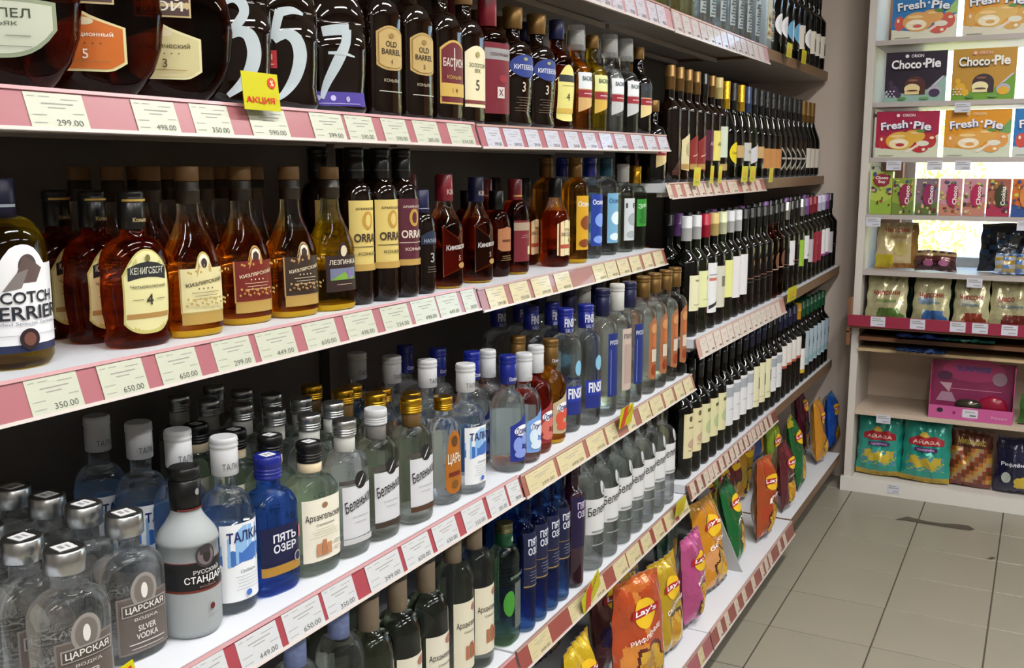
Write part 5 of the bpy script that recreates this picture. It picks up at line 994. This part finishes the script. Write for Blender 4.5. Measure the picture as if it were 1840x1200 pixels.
def bag(name, label, cat, group, loc, rz, lean, W, Hh, D, seed, zone, layers, roll=0, back='b9b9bd', res=.0045, parent_name='bag_film'):
    """pillow bag; zone(s, t) gives the film colour at s in -1..1, t in 0..1"""
    f = bag_map(W, Hh, D, seed); nx = max(12, int(W / res)); nz = max(14, int(Hh / res)); b = MB()
    for side in (1, -1):
        vs = [f(-W / 2 + W * i / nx, Hh * j / nz, side) for i in range(nx + 1) for j in range(nz + 1)]
        o = len(b.v); b.v += vs
        for i in range(nx):
            for j in range(nz):
                s = (i + .5) / nx * 2 - 1; t = (j + .5) / nz
                c = zone(s, t) if (side > 0 or abs(s) > .86) else back
                k = b.mi(foil(c)); p = o + i * (nz + 1) + j
                q = (p, p + nz + 1, p + nz + 2, p + 1); b.f.append(q if side > 0 else q[::-1]); b.m.append(k); b.sm.append(True)
    r = tag(empty(name, loc, 0), label, cat, group); r.rotation_euler = (roll, lean, rz)
    b.build(parent_name, r)
    E_ = r.rotation_euler.to_matrix(); r.location.z -= min((E_ @ Vector(v)).z for v in b.v) - .0008
    if layers:
        p = MB(); prints(p, layers, lambda u, v, o_: f(u, v, 1, o_ + .0006), step=.0009, nu=24); p.build('printed_logo', r)
    for v0 in (.001, Hh - .010):
        sm = MB()
        for i in range(5):
            vs = [f(-W / 2 * .97 + W * .97 * a / 10, v0 + .0018 * i, 1, .0012 if i % 2 == 0 else .0004) for a in range(11)]; vs2 = [(x, y, z + .0018) for x, y, z in vs]
            sm.add(vs + vs2, [(a, a + 1, a + 12, a + 11) for a in range(10)], foil(zone(0, .98 if v0 > .1 else .02)))
        sm.build('seal', r)
    return r
def foil(c): return mat('foil_' + c, c, rough=.2, coat=.7, spec=.7, metal=.25, bump=.9, bscale=22)
def blob(s, t, cs, ct, rs, rt, k=0): 
    a = math.atan2((t - ct) / rt, (s - cs) / rs); return ((s - cs) / rs) ** 2 + ((t - ct) / rt) ** 2 < 1 + .18 * math.sin(5 * a + k) + .1 * math.sin(9 * a)
def crisp_zone(base, top, accent, dark, chip=(.15, .23, .55, .19), k=0):
    def z(s, t):
        if blob(s, t, *chip, k):
            if blob(s, t, chip[0] - .1, chip[1] + .02, chip[2] * .5, chip[3] * .4, k + 2): return 'c8901c'
            return 'd9ae34' if (int(s * 9 + k) + int(t * 17)) % 4 else 'b8801c'
        if blob(s, t, chip[0], chip[1], chip[2] * 1.18, chip[3] * 1.16, k): return dark
        if t > .93 - .05 * math.sin(s * 3 + k) : return top
        if t < .05: return dark
        if t > .5 and abs(s + .15 + (t - .75)) < .12: return accent
        if blob(s, t, -.4, .35, .5, .12, k + 1): return accent if hsh(int(k), 3) > .5 else base
        return base
    return z
def lays(W, Hh, word='', wc='e8e0dc', tilt=.25):
    L = [('o', 0, Hh * .70, W * .20, W * .19, 'e2b824'), ('q', [(-W * .27, Hh * .665), (W * .25, Hh * .70), (W * .27, Hh * .765), (-W * .25, Hh * .735)], 'a81c2c'), ('t', "Lay's", 0, Hh * .717, Hh * .06, 'f0ecec', W * .40, .03, .1, .1)]
    if word: L.append(('t', word, W * .0, Hh * .52, Hh * .05, wc, W * .6, .02, .1, tilt))
    return L
EZ = sz('E2', 2) + .0008
CR = [  # px, base y, (W, H), colours base/top/accent/dark, word, lean, yaw, label
 (1095, 1290, .17, .25, 'c8a818', 'd8b828', 'e0c040', '4a2c18', '', .10, .1, 'yellow crisp bag whose tip shows at the bottom edge of the picture'),
 (1118, 1262, .16, .25, '6a3a3c', '8a5050', '3a2a5a', '2a1c2c', 'ПИЦЦА', .14, .0, 'brown-purple crisp bag just left of the big red-orange one'),
 (1160, 1252, .19, .29, 'b8481c', 'c86a2c', 'd88a3c', '5a1c14', 'РИФЛЁНЫЕ', .06, -.35, 'red-orange ridged crisp bag with a spiky top edge'),
 (1210, 1163, .165, .25, 'b8981c', 'c8a820', 'c0a028', '3c2414', 'сметана', .12, -.12, 'mustard yellow crisp bag between the red-orange and pink ones'),
 (1250, 1117, .15, .25, 'b04a80', 'c05a90', 'c86a9c', '4a1c34', 'краб', .08, -.05, 'bright pink crisp bag on the bottom shelf'),
 (1308, 1070, .18, .27, 'd08c1c', 'c89830', 'd89a60', '4a2414', 'бекон', .22, -.1, 'orange-yellow crisp bag leaning back, right of the pink one'),
 (1342, 1028, .16, .26, '0f6430', '0c5428', '186a3c', '0c2c24', 'лук', .24, .1, 'dark green crisp bag leaning back in an open grey tray box'),
 (1378, 1003, .15, .28, 'a8481c', 'b85a24', 'b0401c', '5a1c14', 'PL', .05, -.1, 'brown-orange crisp bag left of the green and yellow one'),
 (1402, 965, .15, .30, '7a9c2c', 'a8a83c', 'b8b03c', '2c4a1c', 'лайм', .12, 0, 'green and yellow crisp bag beside the brown-orange one'),
 (1422, 925, .12, .25, '5a1c28', '6a2830', '7a303c', '2a1018', 'рёбрышки', .1, 0, 'narrow maroon crisp bag in front of the far green one'),
 (1440, 888, .15, .28, '12602c', 'b8a828', '1c6c3c', '0c2c1c', '', .2, .1, 'far green crisp bag with a yellow stripe at its top'),
 (1468, 850, .16, .30, '5c1c2c', 'b89828', '74283c', '2a1018', '', .16, .1, 'far maroon crisp bag with a yellow arched top'),
 (1486, 838, .14, .27, 'c88820', 'd09c34', 'c07050', '5a3414', '', .1, 0, 'far orange-yellow crisp bag next to the blue one at the wall'),
 (1502, 826, .14, .25, '1c4ca8', '2a78b0', '2a5ab8', '14245c', '', .08, 0, 'blue crisp bag at the far right end beside the pier'),
]
def crisp(px, by, x, y, W, Hh, c, word, lean, yaw, lb, k, D=.07):
    r = bag('crisp_bag', lb, 'crisps', 'crisp bags on the bottom shelf', (x, y, sz(shelf_of('E', y) or 'E2', y) + .0015), yaw, -lean, W, Hh, D, 100 + k, crisp_zone(*c, k=k), lays(W, Hh, word))
    return r
PXM = [1052, 1098, 1150, 1203, 1248, 1288, 1330, 1376, 1396, 1414, 1440, 1447, 1475, 1496]
for k, (px, by, W, Hh, c1, c2, c3, c4, word, lean, yaw, lb) in enumerate(CR):
    x = {0: -.80, 1: -.90, 2: -.785, 5: -.80, 6: -.80, 7: -.775, 8: -.845, 9: -.775, 10: -.785, 11: -.87, 12: -.785, 13: -.785}.get(k, -.79); y = y_at(x, EZ + .12, PXM[k]); P = None
    crisp(px, by, x, y, W, Hh, (c1, c2, c3, c4), word, lean, yaw, lb, k)
BK = [(-1.06, 2.2, '2a4a34', 'dark green crisp bag half hidden behind the mustard one'), (-.96, 2.36, '24205c', 'dark blue-purple crisp bag behind the pink one'), (-.98, 2.55, 'c8a020', 'yellow crisp bag in the second row behind the orange one'),
      (-.97, 2.86, '1c4a34', 'blue-green crisp bag behind the green one'), (-.93, 3.13, '8a3c1c', 'rust brown crisp bag in the second row'), (-.93, 3.31, '6a8c2c', 'olive green crisp bag in the second row'), (-.95, 3.50, '6a1c24', 'dark red crisp bag in the second row'),
      (-.95, 3.68, 'c08c20', 'golden crisp bag in the second row below the wooden shelf'), (-1.03, 3.84, '7a2c54', 'purple crisp bag in the second row'), (-1.03, 4.05, '8a6c24', 'brown-gold crisp bag in the second row'), (-1.03, 4.22, '1c3c8a', 'blue crisp bag behind the far orange one'), (-1.02, 4.40, '141c3c', 'navy and yellow crisp bag in the far corner')]
for k, (x, y, c, lb) in enumerate(BK): crisp(0, 0, x, y, .155, .27 + (.03 if k > 7 else 0), (c, c, 'b89c2c' if k % 2 else c, '1c1414'), '', .05, 0, lb, 40 + k, .06)
# open display tray round the green bag
tb_ = tag(empty('tray_box', (-.85, y_at(-.80, EZ + .05, 1320) + .05, EZ)), 'open grey card tray around the dark green crisp bag', 'box')
b = MB(); mg = mat('grey_card', 'a8a8a8', rough=.6)
b.prism([(-.06, 0), (.09, 0), (-.03, .26), (-.06, .26)], 'y', -.1, -.096, mg); b.build('side_wall', tb_)

# ---- bags in the rack (front faces the viewer)
RZ = -PI / 2
def rbag(label, px, z, W, Hh, D, y, seed, zone, layers, lean=.1, roll=0, cat='snack', name='snack_bag', group='snack bags on the rack', rz=RZ):
    x = max(aty(y, px, 600).x, I0 + W / 2 + .004)
    return bag(name, label, cat, group, (x, y, z + .001), rz, -lean, W, Hh, D, seed, zone, layers, roll=roll)
def teal_zone(s, t):
    if t < .09: return 'b89a2c'
    if t > .93: return '1c8a80'
    for (a, b_) in ((-.5, .36), (0, .33), (.5, .35), (-.25, .3), (.3, .28)):
        if blob(s, t, a, b_, .2, .07, a * 9): return 'd0b83c'
    if .18 < t < .42 and abs(s) < .8: return ('6a8ab0', '2a9aa0', 'a8b858', '2aa090')[(int(s * 8 + 9) * 3 + int(t * 30)) % 4]
    return '1f9a8c'
def teal_print(W, Hh): return [('o', -W * .05, Hh * .73, W * .10, Hh * .10, 'c8a838'), ('p', [(-W * .36, Hh * .62, Hh * .70), (-W * .18, Hh * .60, Hh * .76), (0, Hh * .6, Hh * .74), (W * .18, Hh * .61, Hh * .77), (W * .36, Hh * .62, Hh * .71)], '9c1c28'), ('t', 'АЙАЗА', 0, Hh * .67, Hh * .07, 'd8b8b0', W * .56, .03), ('p', [(-W * .24, Hh * .52, Hh * .57), (0, Hh * .5, Hh * .58), (W * .24, Hh * .52, Hh * .57)], '4a2464'), ('t', 'палочки', 0, Hh * .54, Hh * .03, 'c8b8d0', W * .34)]
bz = .062
rbag('teal puffed snack bag, left of the pair at the rack bottom', 1588, bz, .195, .272, .09, 4.54, 1, teal_zone, teal_print(.205, .265), .08)
rbag('teal puffed snack bag, right of the pair, overhanging the plinth', 1679, bz, .20, .272, .09, 4.525, 2, teal_zone, teal_print(.215, .265), .10)
def brn_zone(s, t):
    if t > .7: return '5a2c1c'
    if t < .08: return '7a3c34'
    return ('a8622c', '8a3c1c', 'b8903c', '6a3820', 'a88a6c')[(int(s * 5 + 8) * 7 + int(t * 13) * 3) % 5]
rbag('brown snack bag with orange fried-food picture, bottom of the rack', 1762, bz, .17, .24, .07, 4.55, 3, brn_zone, [('t', 'Мивимэкс', 0, .195, .028, 'b8a048', .12, .03)], .08)
def navy_zone(s, t):
    if blob(s, t, .3, .2, .5, .12, 1): return 'c8b03c'
    return '14183c'
rbag('navy snack bag cut by the right edge, bottom of the rack', 1852, bz, .19, .235, .08, 4.54, 4, navy_zone, [('t', 'Рифлёные', -.01, .12, .02, 'd8d8e0', .13, .02), ('o', -.05, .065, .02, .022, 'a8b0a8'), ('o', .04, .17, .024, .024, 'a8783c')], .08)
def beige(acc, acc2):
    def z(s, t):
        if t > .94: return 'a8a878'
        if t < .3 and blob(s, t, .2, .12, .7, .2, 2): return acc
        if blob(s, t, -.3, .5, .5, .08, 1): return acc2
        return 'b8b48c'
    return z
for i, (px, W, a1, a2, wd, lb) in enumerate(((1589, .17, '5a7a3c', 'b8b48c', 'Чипсони', 'beige foil snack bag with green stripe, leftmost in the red-railed tray'), (1669, .15, '3c6aa8', '8aa0b8', 'Чипсони', 'beige foil snack bag with blue corner, second in the red-railed tray'),
        (1741, .14, '8a3c28', 'c8c8b8', 'Чипсони', 'beige foil snack bag with tomato picture, third in the tray'), (1815, .17, '6a2c24', 'a8a080', 'Мясо Grill', 'beige foil snack bag with meat picture, rightmost in the tray'))):
    rbag(lb, px, .749, W, .20, .06, 4.50, 20 + i, beige(a1, a2), [('t', wd, 0, .125, .024, '8a3028', W * .68, .03, 0, .06), ('t', 'сухарики' if i else 'зелёный', 0, .09, .014, '4a6a78' if i else '5a8a3c', W * .5, .02)], .2)
for i, (px, c, lb) in enumerate(((1610, '1c3c30', 'dark green snack bag behind the beige ones, tray left end'), (1700, '204834', 'dark green snack bag behind the beige ones, tray middle'), (1800, '2c1c28', 'dark plum snack bag behind the beige ones, tray right end'))):
    rbag(lb, px, .749, .19, .185, .05, 4.68, 30 + i, lambda s, t, c=c: c, [], 0)
def fz(s, t):
    if t < .3 and s < -.1: return 'c0b01c'
    if t < .12: return 'a06a2c'
    return 'c2b184' if s < .75 else '8a6428'
rbag('large beige foil snack bag with yellow corner beside the rack post', 1602, RS[4], .175, .195, .06, 4.56, 41, fz, [('t', 'Чипсони', .0, .165, .020, '9a3a2c', .11, .03), ('t', 'СЫРНЫЕ', .005, .135, .012, '9a7a3c', .08, .02), ('o', .02, .085, .03, .03, 'b0a060')], .06, roll=0)
def dz(s, t): return ('10141c', '182434', '0c0f14', '1c3a5c')[(int(s * 4 + 6) * 5 + int(t * 9) * 3) % 4] if t < .9 else '14181c'
rbag('black and dark blue foil bag, right part of the fifth rack shelf', 1806, RS[4], .25, .198, .07, 4.64, 42, dz, [], .05)
def wz(s, t): return ('c0c8d8', '5a7ab0', 'b8a04c', 'a89a6c')[(int(s * 3 + 7) * 3 + int(t * 5) * 2) % 4]
rbag('white, blue and yellow snack bag in front of the black bag', 1815, RS[4], .16, .085, .05, 4.53, 43, wz, [], .3)
def pz(s, t): return '3c1820' if t < .5 else ('a08a5c' if t > .7 else '5a2c28')
rbag('flat brown and gold snack packet lying beside the beige bag', 1672, RS[4], .165, .085, .06, 4.52, 44, pz, [('o', -.03, .03, .022, .014, '8a4a6c'), ('o', .035, .03, .022, .012, '9a5a7c')], .25)
for i, (px, c, z0, lb) in enumerate(((1650, '1c2c5a', .702, 'flat navy packet pushed under the red-railed tray'), (1745, '1c5448', .702, 'flat teal packet pushed under the red-railed tray'), (1660, '3c5a94', .644, 'flat blue packet on the pale board under the tray'))):
    x = aty(4.5, px, 600).x
    r = bag('snack_packet', lb, 'snack', 'flat packets under the tray', (max(x, -.42), 4.49, z0 + .002), RZ, PI / 2 - .02, .2, .14, .008, 60 + i, lambda s, t, c=c: c, [], back=c)
# pink toy display pack on the sixth shelf
z5 = RS[5]; x0 = aty(4.50, 1672, 700).x; x1 = aty(4.50, 1824, 700).x; wt = x1 - x0
t = tag(empty('toy_pack', ((x0 + x1) / 2, 4.50, z5 + .0006), RZ), 'pink boxed toy set with a clear window, on the shelf under the tray', 'toy box')
mp = mat('pink_card', 'b0447c', rough=.4, coat=.3); b = MB(); hT = .235
b.box(-.05, -.046, -wt / 2, wt / 2, 0, hT, mat('deep_pink_card', '8a3058', rough=.4)); b.box(-.05, .03, -wt / 2, wt / 2, 0, .004, mp); b.box(.03, .034, -wt / 2, wt / 2, 0, .055, mat('hot_pink_card', 'c25a94', rough=.4))
b.box(-.046, .03, -wt / 2, -wt / 2 + .003, 0, hT, mp); b.box(-.046, .03, wt / 2 - .003, wt / 2, 0, hT, mp); b.build('card_back', t)
b = MB(); prints(b, [('o', 0, .20, .12, .05, 'a83c6c'), ('t', 'SURPRISE', 0, .205, .024, '4a4a8a', .13, .04), ('o', -.11, .17, .03, .02, '5a3050'), ('q', [(-.13, .14), (-.08, .14), (-.09, .10)], 'c8a8b8'), ('o', .1, .17, .028, .028, '9a8090'), ('r', -.09, .115, .11, .118, 'c87aa0'), ('q', [(-.14, .06), (-.06, .06), (-.08, .1), (-.12, .1)], 'b08aa0')], lambda u, v, o: (-.046 + o, u, v)); b.build('back_print', t)
b = MB(); b.loft([(0, .052, .014, 2), (.006, .058, .018, 2), (.03, .06, .02, 2), (.06, .045, .016, 2), (.075, .01, .008, 2)], mat('red_toy_plastic', 'a01c3c', rough=.2, trans=.3)); b.v = [(x - .01, y + .08, z + .03) for x, y, z in b.v]; b.build('red_case', t)
b = MB(); b.loft([(0, .035, .012, 2), (.005, .05, .02, 2), (.02, .052, .022, 2), (.03, .05, .02, 2), (.042, .035, .014, 2), (.045, .01, .01, 2)], mat('dark_bauble', '4a463c', rough=.15, metal=.6, noise=.6, nscale=80)); b.v = [(x + .0, y - .01, z + .04) for x, y, z in b.v]; b.build('glitter_ball', t)
b = MB(); prints(b, [('o', 0, .03, .034, .026, 'c86aa0'), ('r', -.028, .014, .03, .048, 'd4d4dc'), ('r', -.02, .036, .02, .039, '8a8a94'), ('r', 0, .02, .024, .026, '6a6a74'), ('o', -.115, .036, .012, .010, '2a2030'), ('t', 'Princess', .11, .024, .012, 'd8a0c0', .06, .02), ('o', -.06, .03, .006, .006, '8a2464')], lambda u, v, o: (.034 + o, u, v)); b.build('front_print', t)
rbag('bright green snack bag at the right edge beside the pink toy set', 1880, z5, .15, .12, .05, 4.5, 70, lambda s, t: '3c7a34', [], .05)

# ================================================================== promotion cards clipped to the price rails
def promo(label, px0, px1, k, z0, h, tiltx=.25, kind_=0, roll=0, over=0, pxs=None):
    y0 = y_at(SH[k][0] + .01, z0, px0); y1 = y_at(SH[k][0] + .01, z0, px1); w = y1 - y0
    r = tag(empty('promo_card', (SH[k][0] + .0215, (y0 + y1) / 2, z0)), label, 'card', 'promotion cards on the price rails'); r.rotation_euler = (roll, tiltx, 0)
    b = MB(); b.box(-.0004, .0004, -w / 2, w / 2, 0, h, mat('promo_yellow', 'bdb800', rough=.4)); b.build('card_sheet', r)
    F = lambda u, v, o: (.0004 + o, u, v)
    L = [('t', 'АКЦИЯ!', -w * .02, h * .25, h * .2, 'c02418', w * .84, .03), ('o', w * .30, h * .74, w * .11, h * .15, 'c83020'), ('t', '%', w * .30, h * .74, h * .16, 'e8d8a0', w * .1, .03)]
    if kind_ == 1: L = [('q', [(-w / 2, 0), (w * .1, 0), (w * .2, h * .6), (-w / 2, h * .55)], 'c02c18'), ('t', 'АКЦИЯ', w * .1, h * .72, h * .3, 'b83018', w * .7, .03, 0, .12)]
    if kind_ == 2: L = [('q', [(-w * .4, 0), (-w * .1, 0), (w * .1, h), (-w * .2, h)], 'c83c28'), ('t', 'АКЦИЯ', 0, h * .5, h * .2, 'c85828', w * .8, .03, 0, .5)]
    if kind_ == 3: L = [('o', 0, h * .5, w * .3, h * .2, 'c8a020'), ('r', -w * .3, h * .15, w * .3, h * .25, '9a9a20')]
    p = MB(); prints(p, L, F, nu=4); p.build('card_print', r)
promo('large yellow promotion card below the brush numeral three bottle', 427, 492, 'A1', H + .072, .046, -.1)
promo('red and yellow promotion card at the bottom left of the third shelf', 148, 245, 'C1', H - .545, .05, -.1, 1, .12)
promo('yellow and red promotion card on the third shelf rail', 1103, 1126, 'C2', H - .555, .045, .1, 2)
promo('red diamond promotion card on the fourth shelf rail', 1040, 1070, 'D2', H - .90, .05, .1, 2, .5)
promo('plain yellow promotion card at the right end of the fourth shelf', 1205, 1222, 'D2', H - .89, .042, .1, 3)
for i, (a, c, k, z, nm) in enumerate(((1238, 1250, 'A3', H - .045, 'leftmost of the yellow cards on the upper wine shelf'), (1268, 1274, 'A3', H - .04, 'second of the yellow cards on the upper wine shelf'), (1283, 1289, 'A3', H - .04, 'third of the yellow cards on the upper wine shelf'),
    (1325, 1336, 'A3', H - .04, 'yellow card under the sparkling wines, left of a pair'), (1340, 1350, 'A3', H - .04, 'yellow card under the sparkling wines, right of a pair'), (1375, 1382, 'A4', H - .045, 'small pale yellow card at the wooden edge of the upper wine shelf'),
    (1407, 1416, 'F4', H + .40, 'yellow card on the wooden edge of the top shelf, left'), (1434, 1442, 'F4', H + .40, 'yellow card on the wooden edge of the top shelf, right'), (1408, 1424, 'B4', H - .46, 'yellow card on the wooden edge of the middle wine shelf'))):
    promo(nm, a, c, k, z, .05, .05, 3)
